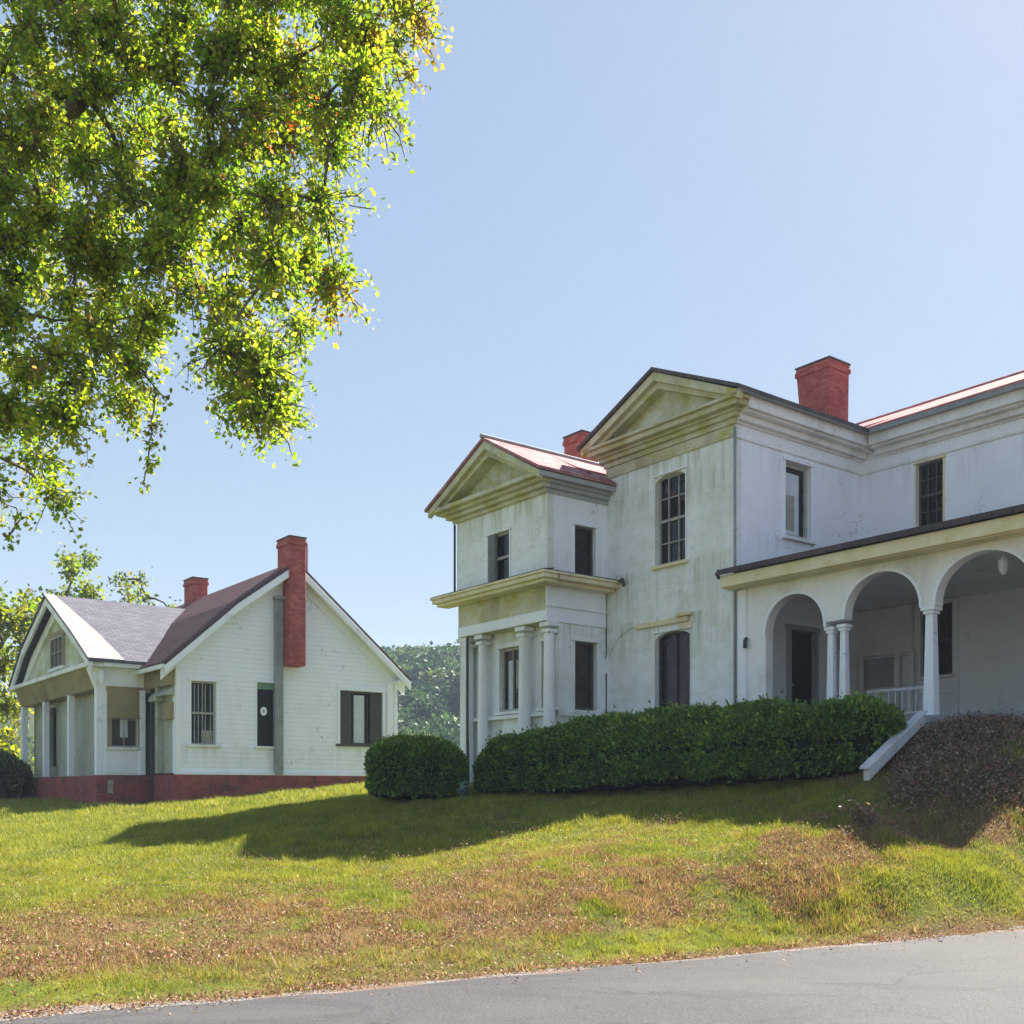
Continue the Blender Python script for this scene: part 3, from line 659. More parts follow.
window(H, 'r', 6.42, 1.6, 2.5, 2.0, 3.6, bz, 2, 2, 'sash', 'glass', .1, 'trim', .08)
# inner porch partition with arched recess and wainscot
m = MB(bz); m.box(.0, 1.35, 4.3, 4.41, 3.0, 4.12); m.build('upper_panel', M['porchwall'], H)
m = MB(bz); m.box(.05, 1.0, 4.36, 4.41, 2.35, 3.0); m.build('grey_panel', M['graypaint'], H)
m = MB(bz)
for s_ in (-.0, .92, 1.28): m.box(s_+.04, s_+.16, 4.22, 4.29, 1.3, 3.05)
m.box(.04, 1.45, 4.2, 4.3, 3.05, 3.12)
m.build('inner_column', M['trim'], H, bevel=.006)
m = MB(bz); m.box(2.72, 4.2, .6, .64, 1.84, 1.89); m.box(2.72, 4.2, .6, .64, 1.4, 1.44)
m.build('railing', M['board'], H)
for q in range(11):
    m = MB(bz); m.box(2.75+q*.14, 2.775+q*.14, .605, .63, 1.44, 1.84); m.build('baluster', M['board'], H)
m = MB(bz); m.box(2.34, 2.4, 4.37, 4.43, 1.3, 4.1); m.box(2.3, 2.36, 4.36, 4.42, 1.3, 4.1); m.pb('f', 4.43, 1.4, 2.36, .0, .05, 2.1, 2.4); m.build('wainscot', M['white'], H)
m = MB(bz); m.tube([(5.55, .3, 4.14), (5.55, .3, 3.9)], .015); m.tube([(5.55, .3, 3.9), (5.55, .3, 3.84), (5.55, .3, 3.66), (5.55, .3, 3.6)], [.03, .09, .07, .03], 8)
m.build('porch_lantern', M['board'], H)
# chimneys
chimney(H, -2.0, -1.24, 4.9, 5.65, 8.2, 10.55, bz, .18)
chimney(H, -7.85, -7.1, 2.0, 2.6, 6.9, 9.75, bz, .0)

# a plank cheek beside the porch steps, and the steps behind it
SB = empty('porch_steps', (4.62, 22, EYE+.1), RZ)
tag(SB, 'sloping grey white cheek board of the porch steps at the end of the long hedge', 'steps')
m = MB(-.1)
P0, P1 = (4.88, -1.0, 1.27), (5.5, -3.5, .3)
m.hexa([(P0[0]-.06, P0[1], P0[2]-.17), (P0[0]+.04, P0[1], P0[2]-.17), (P1[0]+.04, P1[1], P1[2]-.17), (P1[0]-.06, P1[1], P1[2]-.17)],
       [(P0[0]-.06, P0[1], P0[2]), (P0[0]+.04, P0[1], P0[2]), (P1[0]+.04, P1[1], P1[2]), (P1[0]-.06, P1[1], P1[2])])
m.build('cheek_board', M['board'], SB, bevel=.01)
m = MB(-.1); m.hexa([(P0[0]-.1, P0[1], P0[2]), (P0[0]+.07, P0[1], P0[2]), (P1[0]+.07, P1[1]-.04, P1[2]), (P1[0]-.1, P1[1]-.04, P1[2])],
       [(P0[0]-.1, P0[1], P0[2]+.04), (P0[0]+.07, P0[1], P0[2]+.04), (P1[0]+.07, P1[1]-.04, P1[2]+.04), (P1[0]-.1, P1[1]-.04, P1[2]+.04)])
m.build('cap_rail', M['board'], SB, bevel=.006)

# ------------------------------------------------------------------ THE SMALL HOUSE
lz0 = .6
S = empty('cottage', (-9.52, 30, EYE-lz0), RZ)
tag(S, 'single storey white clapboard house with red chimneys on a red brick base', 'house')
PR = [(-.42, 3.5), (1.7, 5.42), (3.55, 6.8), (5.4, 5.28), (7.55, 3.5)]
m = MB(lz0)
HO = [(.46, 1.2, 1.3, 3.12), (2.46, 3.02, 1.3, 3.2), (5.22, 6.75, 1.44, 3.12)]
m.wall('r', 0, 0, 7.1, .48, 3.67, HO)
m.prism([(0, 3.67), (7.1, 3.67), (5.38, 5.18), (3.55, 6.65), (1.7, 5.3)], 'r', 0, -.2, 0)
m.wall('r', -11, 0, 7.1, .48, 3.67); m.wall('f', 7.1, -11, -.2, .48, 3.67)
m.build('clapboard_wall', M['clap'], S)
m = MB(lz0); m.wall('f', 0.0, -2.1, -.2, .48, 3.67, [], .15); m.build('entry_wall', M['greenwall'], S)
m = MB(lz0); m.box(-1.15, -.95, -.18, 0, .48, 3.2); m.box(-1.35, -.75, -.3, 0, 2.55, 2.68); m.hexa([(-1.35, -.3, 2.68), (-.05, -.3, 2.68), (-.05, 0, 2.68), (-1.35, 0, 2.68)], [(-1.35, -.05, 2.92), (-.05, -.05, 2.92), (-.05, 0, 2.95), (-1.35, 0, 2.95)])
m.build('entry_hood', M['greenwall'], S, bevel=.01)
m = MB(lz0); m.box(-2.08, -.02, -.2, -.001, 2.96, 3.66); m.box(-.7, -.1, -.12, -.002, 2.0, 2.5); m.build('entry_panel', M['brownwall'], S, bevel=.01)
m = MB(lz0); m.box(-1.75, -1.65, -.12, -.02, -.4, 3.5); m.build('downpipe', M['darkmetal'], S)
m = MB(lz0); m.box(-11, .06, -.04, 7.16, -1.2, .44); m.build('foundation', M['foundation'], S)
m = MB(lz0); m.pb('r', 0, -.02, 7.14, -.02, .08, .44, .52); m.build('water_table', M['white'], S)
m = MB(lz0)
def roofpoly(m, PR, s0, s1, th, dz=0):
    for (a, za), (b, zb) in zip(PR[:-1], PR[1:]):
        m.hexa([(s0, a, za-th+dz), (s1, a, za-th+dz), (s1, b, zb-th+dz), (s0, b, zb-th+dz)], [(s0, a, za+dz), (s1, a, za+dz), (s1, b, zb+dz), (s0, b, zb+dz)])
roofpoly(m, PR, -11.5, .42, .1, .08); m.build('roof', M['roofbrown'], S)
m = MB(lz0)
for (a, za), (b, zb) in zip(PR[:-1], PR[1:]):
    m.prism([(a, za-.26), (b, zb-.26), (b, zb-.03), (a, za-.03)], 'r', 0, .36, .44)
    m.prism([(a, za-.1), (b, zb-.1), (b, zb-.03), (a, za-.03)], 'r', 0, 0.0, .36)
    m.prism([(a, za-.42), (b, zb-.42), (b, zb-.1), (a, za-.1)], 'r', 0, 0.0, .05)
m.build('rake_board', M['white'], S, bevel=.005)
m = MB(lz0); m.box(-.1, .36, 7.1, 7.6, 3.4, 3.52); m.box(-.02, .14, 7.12, 7.22, .5, 3.4); m.box(.0, .1, 6.88, 7.12, .52, 3.5); m.build('corner_board', M['white'], S, bevel=.006)
m = MB(lz0); m.box(.0, .08, 0, .14, .52, 3.6); m.build('corner_board', M['white'], S, bevel=.006)
m = MB(lz0); m.box(-2.1, .35, -.5, -.42, 3.38, 3.5); m.build('gutter', M['trim'], S)
c_ = chimney(S, -.35, .5, 3.28, 3.8, 3.72, 7.55, lz0, 0)
c2 = chimney(S, -8.1, -7.25, 3.25, 3.8, 5.9, 7.55, lz0, 0)
m = MB(lz0); m.box(-.1, .16, 3.86, 4.04, 6.3, 7.5); m.build('grey_upright', M['metal'], S)  # narrow grey upright box beside the stack
m = MB(lz0); m.box(.0, .14, 3.0, 3.25, .46, 5.7); m.box(.14, .16, 2.98, 3.02, .46, 5.7); m.box(.0, .2, 2.96, 3.27, 5.7, 5.8); m.build('duct', M['metal'], S, bevel=.006)
def streaks(par, k, c, a0, a1, z0, z1, dz, i):
    m = MB(dz)
    for q, a in enumerate((.13, .24, .45, .6)): m.pb(k, c, a0+a, a0+a+.035, i-.03, i-.02, z0+.06, z1-.08)
    m.build('blind_slat', M['metal'], par); cloth(par, k, c, a0+.35, a1-.06, z0+.06, z0+.42, dz, i-.031, 'cream')
window(S, 'r', 0, .46, 1.2, 1.3, 3.12, lz0, 2, 2, 'sash', 'glass', .09, 'white', .07, extra=streaks)
def plaque(par, k, c, a0, a1, z0, z1, dz, i):
    m = MB(dz); ac = (a0+a1)/2-.06; n = 20; zc = z0+(z1-z0)*.55
    ring = lambda ra, rz: [(ac+ra*math.cos(2*math.pi*q/n), zc+rz*math.sin(2*math.pi*q/n)) for q in range(n)]
    m.prism(ring(.1, .13), k, c, -.03, .0); o = m.build('plaque', M['white'], par)
    m = MB(dz); m.prism(ring(.022, .05), k, c, .0, .004); m.build('plaque_mark', M['darkmetal'], par)
    m = MB(dz); m.pb(k, c, a0, a1, -.1, .02, z1-.2, z1); m.build('head_panel', M['green'], par)
    m = MB(dz); m.pb(k, c, a0+.02, a1-.02, -.085, -.045, z0+.02, z1-.2); m.pb(k, c, a0+.26, a0+.28, -.045, -.035, z0+.02, z1-.2); m.build('shutter', M['door'], par)
window(S, 'r', 0, 2.46, 3.02, 1.3, 3.2, lz0, 1, 1, 'darksash', 'glass', .12, 'white', .04, mid=False, extra=plaque)
def middle(par, k, c, a0, a1, z0, z1, dz, i):
    cloth(par, k, c, a0+.5, a0+.92, z0+.05, z1-.12, dz, i-.028, 'curtain_or_reflection')
    m = MB(dz); m.pb(k, c, a0+.02, a0+.42, i+.02, i+.04, z0+.04, z1-.06); m.pb(k, c, a1-.44, a1-.02, i+.02, i+.04, z0+.04, z1-.06)
    for q in range(19):
        z = z0+.08+q*.085; m.pb(k, c, a0+.04, a0+.40, i+.04, i+.055, z, z+.04); m.pb(k, c, a1-.42, a1-.04, i+.04, i+.055, z, z+.04)
    m.build('shutter', M['darksash'], par)
window(S, 'r', 0, 5.22, 6.75, 1.44, 3.12, lz0, 3, 1, 'darksash', 'glass', .08, 'white', .1, mid=False, extra=middle, sill='darksash')
# front wing with its own gable
ws, wl, wt = -2.1, -11.2, -1.45; wc = (ws+wl)/2
m = MB(lz0); m.wall('r', ws, wt+.05, -.15, .44, 3.7, [(-1.15, -.35, 1.25, 2.9)], .12); m.box(ws-.0, ws+.02, -1.3, -.2, .5, 1.15); m.build('side_wall', M['white'], S)
m = MB(lz0); m.wall('f', wt+.35, wl, ws-.12, .44, 3.7, [(-9.4, -8.2, .8, 2.8)]); m.wall('r', wl+.2, wt+.35, 6, .44, 3.7); m.build('front_wall', M['greenwall'], S)
for s_, wd in ((ws-.1, .11), (-5.1, .09), (-8.1, .09), (wl+.1, .15)):
    m = MB(lz0); m.box(s_-wd, s_+wd, wt-.1, wt+.08, .44, 2.95); m.build('porch_post', M['white'], S, bevel=.006)
m = MB(lz0); m.box(ws-.0, ws+.09, -.32, -.16, .44, 2.95); m.build('porch_post', M['white'], S, bevel=.006)
m = MB(lz0); m.hexa([(ws-.22, wt-.1, 2.95), (ws+.02, wt-.1, 2.95), (ws+.02, -.15, 2.95), (ws-.22, -.15, 2.95)], [(ws-.22, wt-.34, 3.55), (ws+.1, wt-.34, 3.55), (ws+.1, -.15, 3.55), (ws-.22, -.15, 3.55)])
m.build('entablature_side', M['white'], S, bevel=.006)
m = MB(lz0); m.hexa([(wl, wt-.08, 2.95), (ws-.23, wt-.08, 2.95), (ws-.23, wt+.34, 2.95), (wl, wt+.34, 2.95)], [(wl, wt-.3, 3.55), (ws-.23, wt-.3, 3.55), (ws-.23, wt+.34, 3.55), (wl, wt+.34, 3.55)])
m.build('entablature_front', M['brownwall'], S, bevel=.006)
m = MB(lz0); m.box(wl-.4, ws+.3, wt-.42, wt+.02, 3.55, 3.68); m.box(ws+.0, ws+.36, wt+.02, -.2, 3.55, 3.68); m.build('eave_board', M['trim'], S, bevel=.01)
m = MB(lz0); m.box(wl-.02, ws+.06, wt-.12, -.05, -1.2, .42); m.build('wing_foundation', M['foundation'], S)
m = MB(lz0); m.pb('r', ws+.06, -1.25, -1.1, 0, .04, -.1, .3); m.build('vent_cover', M['cream'], S)
WR = [(wl-.42, 3.68), (wl+1.3, 4.85), (wc, 6.22), (ws-1.45, 4.68), (ws+.38, 3.68)]
m = MB(lz0); m.prism([(wl+.0, 3.68), (ws-.0, 3.68), (ws-1.45, 4.62), (wc, 6.14), (wl+1.3, 4.79)], 'f', wt, -.15, 0); m.build('gable_wall', M['tymp'], S)
m = MB(lz0)
for (a, za), (b, zb) in zip(WR[:-1], WR[1:]):
    m.prism([(a, za-.28), (b, zb-.28), (b, zb-.02), (a, za-.02)], 'f', wt, .3, .38)
    m.prism([(a, za-.62), (b, zb-.62), (b, zb-.28), (a, za-.28)], 'f', wt, .0, .08) if za > 4.2 or zb > 4.2 else None
m.build('rake_board', M['trim'], S, bevel=.008)
gw = window(S, 'f', wt, wc-.75, wc+.75, 3.95, 4.95, lz0, 3, 2, 'sash', 'glassbrown', -.04, 'brownwall', .14, mid=False)
m = MB(lz0)
for (a, za, b, zb) in ((wl+.5, 3.75, wc-.2, 5.62), (ws-.5, 3.75, wc+.2, 5.62)):
    m.prism([(a, za), (b, zb), (b, zb+.3), (a, za+.3)] if a < b else [(b, zb), (a, za), (a, za+.3), (b, zb+.3)], 'f', wt, 0, .07)
m.build('gable_brace', M['trim'], S)
def wingroof(m, t0, t1, dz, half=None):
    for q, ((a, za), (b, zb)) in enumerate(zip(WR[:-1], WR[1:])):
        if half is not None and q < half: continue
        t1a = t1; m.hexa([(a, t0, za-.09+dz), (b, t0, zb-.09+dz), (b, t1a, zb-.09+dz), (a, t1a, za-.09+dz)], [(a, t0, za+dz), (b, t0, zb+dz), (b, t1a, zb+dz), (a, t1a, za+dz)])
m = MB(lz0); wingroof(m, wt-.42, 3.0, .08)
wr = m.build('wing_roof', M['roofgrey'], S)
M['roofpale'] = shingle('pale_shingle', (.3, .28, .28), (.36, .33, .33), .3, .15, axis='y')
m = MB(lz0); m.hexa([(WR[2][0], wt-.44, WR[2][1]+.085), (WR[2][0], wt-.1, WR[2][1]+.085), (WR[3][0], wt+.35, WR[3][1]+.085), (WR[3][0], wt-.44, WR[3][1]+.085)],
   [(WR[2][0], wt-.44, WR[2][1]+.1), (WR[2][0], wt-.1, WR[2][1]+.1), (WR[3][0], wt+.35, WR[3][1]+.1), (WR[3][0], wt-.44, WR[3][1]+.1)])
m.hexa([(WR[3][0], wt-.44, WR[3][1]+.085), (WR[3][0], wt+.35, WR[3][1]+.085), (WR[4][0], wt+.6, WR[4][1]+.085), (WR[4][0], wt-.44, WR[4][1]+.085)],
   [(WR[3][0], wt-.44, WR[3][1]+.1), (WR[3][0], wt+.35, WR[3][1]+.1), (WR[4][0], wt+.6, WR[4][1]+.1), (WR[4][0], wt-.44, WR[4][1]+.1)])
m.build('weather_glare_strip', M['roofpale'], wr)  # paler strip along the rake: weathering and sun glare set in its colour
window(S, 'r', ws, -1.15, -.35, 1.25, 2.9, lz0, 2, 2, 'sash', 'glassbrown', .06, 'brownwall', .1, mid=False, extra=lambda p, k, c, a0, a1, z0, z1, dz, i: cloth(p, k, c, a0+.3, a0+.52, z0+.3, z1-.5, dz, i-.03, 'curtain_or_reflection'))  # the pale strip here is the pane's lighter reflection, made as cloth
m = MB(lz0); m.pb('r', ws, -1.25, -.3, .02, .06, 2.1, 2.95); m.build('window_valance', M['brownwall'], S)

# ------------------------------------------------------------------ hedge and bush
def hd(px, Y): return np.array(((px-512)/1062*Y, Y))
def hedge(name, path, label, cat, n, leaf, pal, wt, group=None):
    """path: (x, y, z_bottom, z_top, halfwidth); rounded clipped body, dark core and leaves on it"""
    P = np.array(path); L = np.r_[0, np.cumsum(np.linalg.norm(np.diff(P[:, :2], axis=0), axis=1))]
    def at(u):
        return np.stack([np.interp(u, L, P[:, i]) for i in range(5)], -1)
    def surf(u, a, k):
        q = at(u); q2 = at(np.clip(u+.05, 0, L[-1])); q1 = at(np.clip(u-.05, 0, L[-1])); t = q2[..., :2]-q1[..., :2]; t /= np.linalg.norm(t, axis=-1)[..., None]+1e-9
        nr = np.stack([t[..., 1], -t[..., 0]], -1)
        e = np.minimum(u, L[-1]-u); cap = np.sqrt(np.clip(1-(1-np.clip(e/.55, 0, 1))**2, 0.0, 1))
        ca, sa = np.cos(a), np.sin(a); ca = np.sign(ca)*np.abs(ca)**.62; sa = np.sign(sa)*np.abs(sa)**.62
        hh = (q[..., 3]-q[..., 2])/2; zc = (q[..., 3]+q[..., 2])/2
        lump = 1+.3*(fbm(u*1.6+9, a*1.5, 5, 3)-.5)+.16*(fbm(u*5, a*4, 8, 2)-.5)
        r = k*lump
        x = q[..., 0]+nr[..., 0]*ca*q[..., 4]*r*(.35+.65*cap); y = q[..., 1]+nr[..., 1]*ca*q[..., 4]*r*(.35+.65*cap)
        z = zc+sa*hh*r*(.55+.45*cap)
        return np.stack([x, y, z], -1)
    U, A = np.meshgrid(np.linspace(0, L[-1], max(24, int(L[-1]*8))), np.linspace(0, 2*math.pi, 33))
    V = surf(U, A, .86).reshape(-1, 3); nu = U.shape[1]
    i3 = (np.arange(32)[:, None]*nu+np.arange(nu-1)[None]).ravel(); F = np.stack([i3, i3+1, i3+nu+1, i3+nu], 1)
    F = np.concatenate([F[:, [0, 1, 2]], F[:, [0, 2, 3]]])
    u = RNG.uniform(0, L[-1], n); a = RNG.uniform(-.6, math.pi+.6, n); kk = 1-np.abs(RNG.normal(0, .07, n))+.09*(RNG.random(n) < .14)*RNG.random(n)+.25*(RNG.random(n) < .012)*RNG.random(n)
    C = surf(u, a, kk); out = surf(u, a, kk+.1)-C; out /= np.linalg.norm(out, axis=1)[:, None]+1e-9
    c = pick(n, pal, wt); clump = fbm(u*3.2, a*3, 91, 3)[:, None]; c = c*(.65+.8*clump)
    V2, F2, c2 = leafmesh(C, leaf, c, up=out*.9+np.array((0, 0, .25)))
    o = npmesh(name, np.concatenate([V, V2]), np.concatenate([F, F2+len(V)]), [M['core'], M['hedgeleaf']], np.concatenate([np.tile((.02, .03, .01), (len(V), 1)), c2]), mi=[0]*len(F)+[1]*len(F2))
    return tag(o, label, cat, group)
HPAL = [(.11, .21, .045), (.17, .28, .05), (.06, .12, .03), (.28, .34, .06)]
def hp(px, Y, yb, yt, hw): x, y = hd(px, Y); return (x, y, EYE+(790-yb)/1062*Y, EYE+(790-yt)/1062*Y, hw)
hedge('hedge', [hp(482, 22.2, 800, 757, .7), hp(505, 22, 800, 738, .8), hp(560, 21.4, 798, 730, .85), hp(640, 20.3, 794, 716, .9), hp(700, 19.4, 792, 707, .9), hp(730, 18.9, 790, 711, .9),
      hp(742, 18.7, 790, 712, .9), hp(760, 18.4, 789, 706, .9), hp(820, 17.6, 786, 704, .9), hp(868, 17.2, 783, 703, .75), hp(902, 17.1, 780, 706, .5)],
      'long clipped dark green hedge along the foot of the large white house', 'hedge', 120000, .075, HPAL, (4, 3, 3, 1))
bx, by = hd(418, 22)
bush = [(bx-1.0, by, EYE-.3, EYE+.95, .85), (bx-.5, by-.03, EYE-.3, EYE+1.08, 1.0), (bx+.1, by, EYE-.3, EYE+1.1, 1.0), (bx+.6, by, EYE-.3, EYE+1.0, 1.0), (bx+1.0, by, EYE-.3, EYE+.8, .8)]
hedge('round_bush', bush, 'rounded evergreen bush standing alone left of the long hedge', 'bush', 34000, .07, HPAL, (4, 3, 3, 2))

# ------------------------------------------------------------------ trees
def tree(name, label, cat, base, trunk, tr, blobs, pal, wt, leaf, per, group=None, droop=.3, spots=(), loose=1, limb=.022):
    """trunk: world points; blobs: (x,y,z,r,n twigs, leaves per twig scale)"""
    o = empty(name, base); tag(o, label, cat, group); B = Vector(base)
    m = MB(); m.tube([Vector(p)-B for p in trunk], tr, 10)
    tp = [Vector(p) for p in trunk]; C = []; K = []; joined = []
    blobs = sorted(blobs, key=lambda b: min((q-Vector(b[:3])).length for q in tp))
    for bi, (x, y, z, r, nt_, ls) in enumerate(blobs):
        c = Vector((x, y, z)); src = min(tp[2:]+joined, key=lambda q: (q-c).length); joined.append(c)
        mid = src.lerp(c, .5)+Vector((random.uniform(-.3, .3), random.uniform(-.3, .3), random.uniform(.0, .5)))*min(1.2, (c-src).length*.12)
        rl = min(.07, limb*(.5+r)*max(.6, (1.6-.012*bi)))
        jj = lambda: Vector(RNG.normal(size=3))*.05*min(2.5, (c-src).length); pts = [src, src.lerp(mid, .5)+jj(), mid+jj(), mid.lerp(c, .55)+jj(), c]
        m.tube([p-B for p in pts], [rl*1.5, rl*1.2, rl, rl*.7, rl*.4], 6)
        for q in range(nt_):
            d = Vector(RNG.normal(size=3)); d.normalize(); d.z -= droop*random.random(); e = c+d*(r*random.uniform(.35, 1.0)*loose*(1+.2*(random.random() < .08))); s_ = pts[3].lerp(c, random.random())
            mm = s_.lerp(e, .55)+Vector(RNG.normal(size=3))*r*.1
            m.tube([s_-B, mm-B, s_.lerp(e, .9)-B], [min(.012, rl*.28), .006, .002], 4, False)
            k_ = max(2, int(per*ls*random.uniform(.5, 1.4)))
            tt = RNG.uniform(.25, 1.05, k_)[:, None]; a_ = np.array(s_); b_ = np.array(mm); c_3 = np.array(e)
            pp = (1-tt)**2*a_+2*tt*(1-tt)*b_+tt**2*c_3; C.append(pp+RNG.normal(0, leaf*(1.1 if loose == 1 else .7), (k_, 3))-B)
            col = np.array(pal[RNG.choice(len(pal), p=np.array(wt)/sum(wt))]); 
            for (sx, sy, sz, sr, sc_) in spots:
                if (e-Vector((sx, sy, sz))).length < sr and random.random() < .4: col = np.array(sc_)
            K.append(col*(1+RNG.normal(0, .22, (k_, 1))).clip(.45, 1.6)*(1+RNG.normal(0, .08, (k_, 3))).clip(.7, 1.3))
    m.build('trunk', M['bark'], o, smooth=True)
    V, F, c = leafmesh(np.concatenate(C), leaf, np.concatenate(K), droop=.5, aspect=.7)
    npmesh('crown', V, F, M['leaf'], c, parent=o)
    return o
def W_(px, py, Y): return ((px-512)/1062*Y, Y, EYE+(790-py)/1062*Y)
def W(px, py, Y): return ((px-512)/1062*Y, Y, EYE+(790-py)/1062*Y)
OUT = [(-130, -110), (380, -110), (425, -20), (432, 30), (418, 62), (392, 100), (384, 140), (362, 178), (345, 205), (338, 250), (350, 290), (335, 325), (318, 352), (300, 395), (288, 432), (262, 428), (232, 432),
       (200, 412), (196, 380), (205, 345), (196, 322), (172, 322), (158, 345), (150, 392), (132, 440), (100, 446), (72, 432), (52, 452), (70, 490), (60, 512), (30, 505), (-10, 525), (-130, 520)]
def inpoly(x, y):
    c = False
    for (x0, y0), (x1, y1) in zip(OUT, OUT[1:]+OUT[:1]):
        if (y0 > y) != (y1 > y) and x < (x1-x0)*(y-y0)/(y1-y0)+x0: c = not c
    return c
rq = random.Random(5); pts_ = []
for q in range(9000):
    px, py = rq.uniform(-125, 430), rq.uniform(-105, 515); rr = 17
    if all(inpoly(px+rr*math.cos(a), py+rr*math.sin(a)) for a in (0, 1.05, 2.1, 3.14, 4.2, 5.2)) and all(math.hypot(px-a, py-b) > 31 for a, b, _ in pts_): pts_.append((px, py, rr))
blobs = []
for px, py, rr in pts_:
    for rep in range(1):
        Y2 = rq.uniform(8.9, 11.9); x, y, z = W_(px+rq.uniform(-9, 9), py+rq.uniform(-9, 9), Y2); thin = .55 if (px < 60 and py > 420) else 1
        blobs.append((x, y, z, rq.uniform(.28, .46), int(rq.uniform(34, 72)*thin), 1))
for px, py, r, n_ in ((158, 392, .12, 5), (152, 425, .12, 6), (148, 462, .1, 5), (143, 484, .07, 3), (20, 520, .16, 5), (8, 540, .1, 3), (412, 75, .1, 4), (285, 438, .08, 4), (150, 445, .1, 4)):
    x, y, z = W_(px, py, 10); blobs.append((x, y, z, r, n_, .5))
gz = float(height(np.array([-9.2]), np.array([11.6]))[()] if np.ndim(height(np.array([-9.2]), np.array([11.6]))) == 0 else height(np.array([-9.2]), np.array([11.6]))[0])
tr_ = [(-9.2, 11.6, gz-.3), (-9.1, 11.5, gz+1.2), (-8.7, 11.3, gz+3), (-7.8, 11, gz+4.6), (-6.6, 10.8, gz+6), (-5.4, 10.6, gz+7.2), (-4.2, 10.5, gz+8.2)]
sp_ = [(*W(318, 150, 10.3), .5, (.42, .1, .03)), (*W(255, 172, 9.8), .35, (.4, .12, .03)), (*W(328, 325, 10), .4, (.4, .2, .04)), (*W(405, 40, 10), .45, (.3, .2, .05)), (*W(120, 425, 10), .35, (.4, .33, .04))]
tree('foreground_tree', 'big green and yellow leaved tree reaching in overhead from the left', 'tree', (-9.2, 11.6, gz), tr_, [.42, .36, .3, .25, .19, .14, .08], blobs,
     [(.2, .29, .04), (.29, .36, .045), (.34, .39, .05), (.14, .23, .035), (.42, .37, .06), (.26, .2, .12)], (5, 5, 3, 4, .35, .8), .052, 17, droop=.4, spots=sp_, loose=1.2)
# trees behind the small house
def bgtree(name, label, x, y, blobs, pal, wt, leaf=.2, per=16):
    g = float(height(np.array([x]), np.array([y])).ravel()[0]); top = max(b[2] for b in blobs)
    cx = sum(b[0] for b in blobs)/len(blobs)
    tk = [(x, y, g-.3), (x+.1, y, g+1.5), (x*.6+cx*.4, y, g+(top-g)*.45), (x*.3+cx*.7, y, g+(top-g)*.75)]
    tree(name, label, 'tree', (x, y, g), tk, [.3, .25, .17, .08], blobs, pal, wt, leaf, per, 'trees behind the small white house', .2, limb=.035)
def bl(L_, Y): 
    r_ = []
    for px, py, rp, dn in L_:
        Y2 = Y+random.uniform(-1.5, 1.5); x, y, z = W(px, py, Y2); r = rp/1062*Y2; r_.append((x, y, z, r, int((16+20*r*r)*dn), 1))
    return r_
GP = [(.1, .15, .025), (.16, .2, .03), (.06, .1, .02), (.24, .24, .035)]
bgtree('tree', 'yellow green tree at the far left edge beside the small white house', -19.5, 39, bl([(0, 615, 26, 1), (28, 625, 22, 1), (5, 660, 28, 1), (10, 705, 24, 1), (0, 745, 26, 1), (12, 770, 14, .8), (-40, 640, 50, 1), (-40, 720, 50, 1), (30, 605, 12, .7), (30, 655, 12, .7)], 39), GP, (3, 4, 2, 3))
bgtree('tree', 'open topped green tree rising behind the gable of the small house', -18.3, 46, bl([(65, 602, 16, 1), (90, 590, 14, .8), (72, 570, 9, .6), (88, 560, 7, .6), (48, 605, 12, .9), (60, 640, 25, 1), (98, 606, 10, .8), (78, 620, 16, 1), (66, 560, 5, .6)], 46), GP, (4, 3, 3, 1), .19)
bgtree('tree', 'thin wispy green tree showing over the ridge of the small house', -16.5, 50, bl([(128, 592, 13, .45), (140, 580, 8, .4), (120, 580, 7, .4), (147, 598, 9, .5), (130, 620, 18, .9), (106, 605, 6, .4), (175, 610, 6, .4)], 50), [(.12, .15, .05), (.08, .12, .04), (.17, .18, .06)], (3, 3, 2), .19, 13)
# low shrubs at the far left
for q, (px, py, Y, r) in enumerate(((6, 778, 36, .9),)):
    x, y, z = W(px, py, Y)
    g = float(height(np.array([x]), np.array([y])).ravel()[0])
    hedge('shrub', [(x-1.4, y, g-.1, g+1.1, .8), (x-.4, y, g-.1, g+1.6, 1), (x+.7, y, g-.1, g+1.2, .8)], 'loose dark green shrub beside the brick base at the left edge', 'shrub', 9000, .12, [(.04, .07, .02), (.09, .13, .03), (.2, .2, .04)], (3, 3, 1))

# ------------------------------------------------------------------ ground cover
def scatter(n, x0, x1, y0, y1, wlo, whi, pxlo=-140, pxhi=1180):
    x = RNG.uniform(x0, x1, n); y = RNG.uniform(y0, y1, n); wv = roadw(x, y)
    px = 512+1062*x/y; k = (wv > wlo) & (wv < whi) & (px > pxlo) & (px < pxhi)
    return x[k], y[k]
def inhouse(x, y, C, s0, s1, t0, t1):
    dx = x-C[0]; dy = y-C[1]; s_ = dx*.6074-dy*.7944; t_ = dx*.7944+dy*.6074; return (s_ > s0) & (s_ < s1) & (t_ > t0) & (t_ < t1)
def okgrass(x, y):
    return ~(inhouse(x, y, (4.62, 22), -7.6, 12, -1.6, 12) & ~inhouse(x, y, (4.62, 22), -3.9, 3, -2, -.1)) & ~inhouse(x, y, (-9.52, 30), -11.3, .1, -1.6, 7.2)
def mound(x, y): return inhouse(x, y, (4.62, 22), 4.9, 12, -3.9, .1) & (y > 14.9)
XS = []; YS = []; HS = []; WS = []
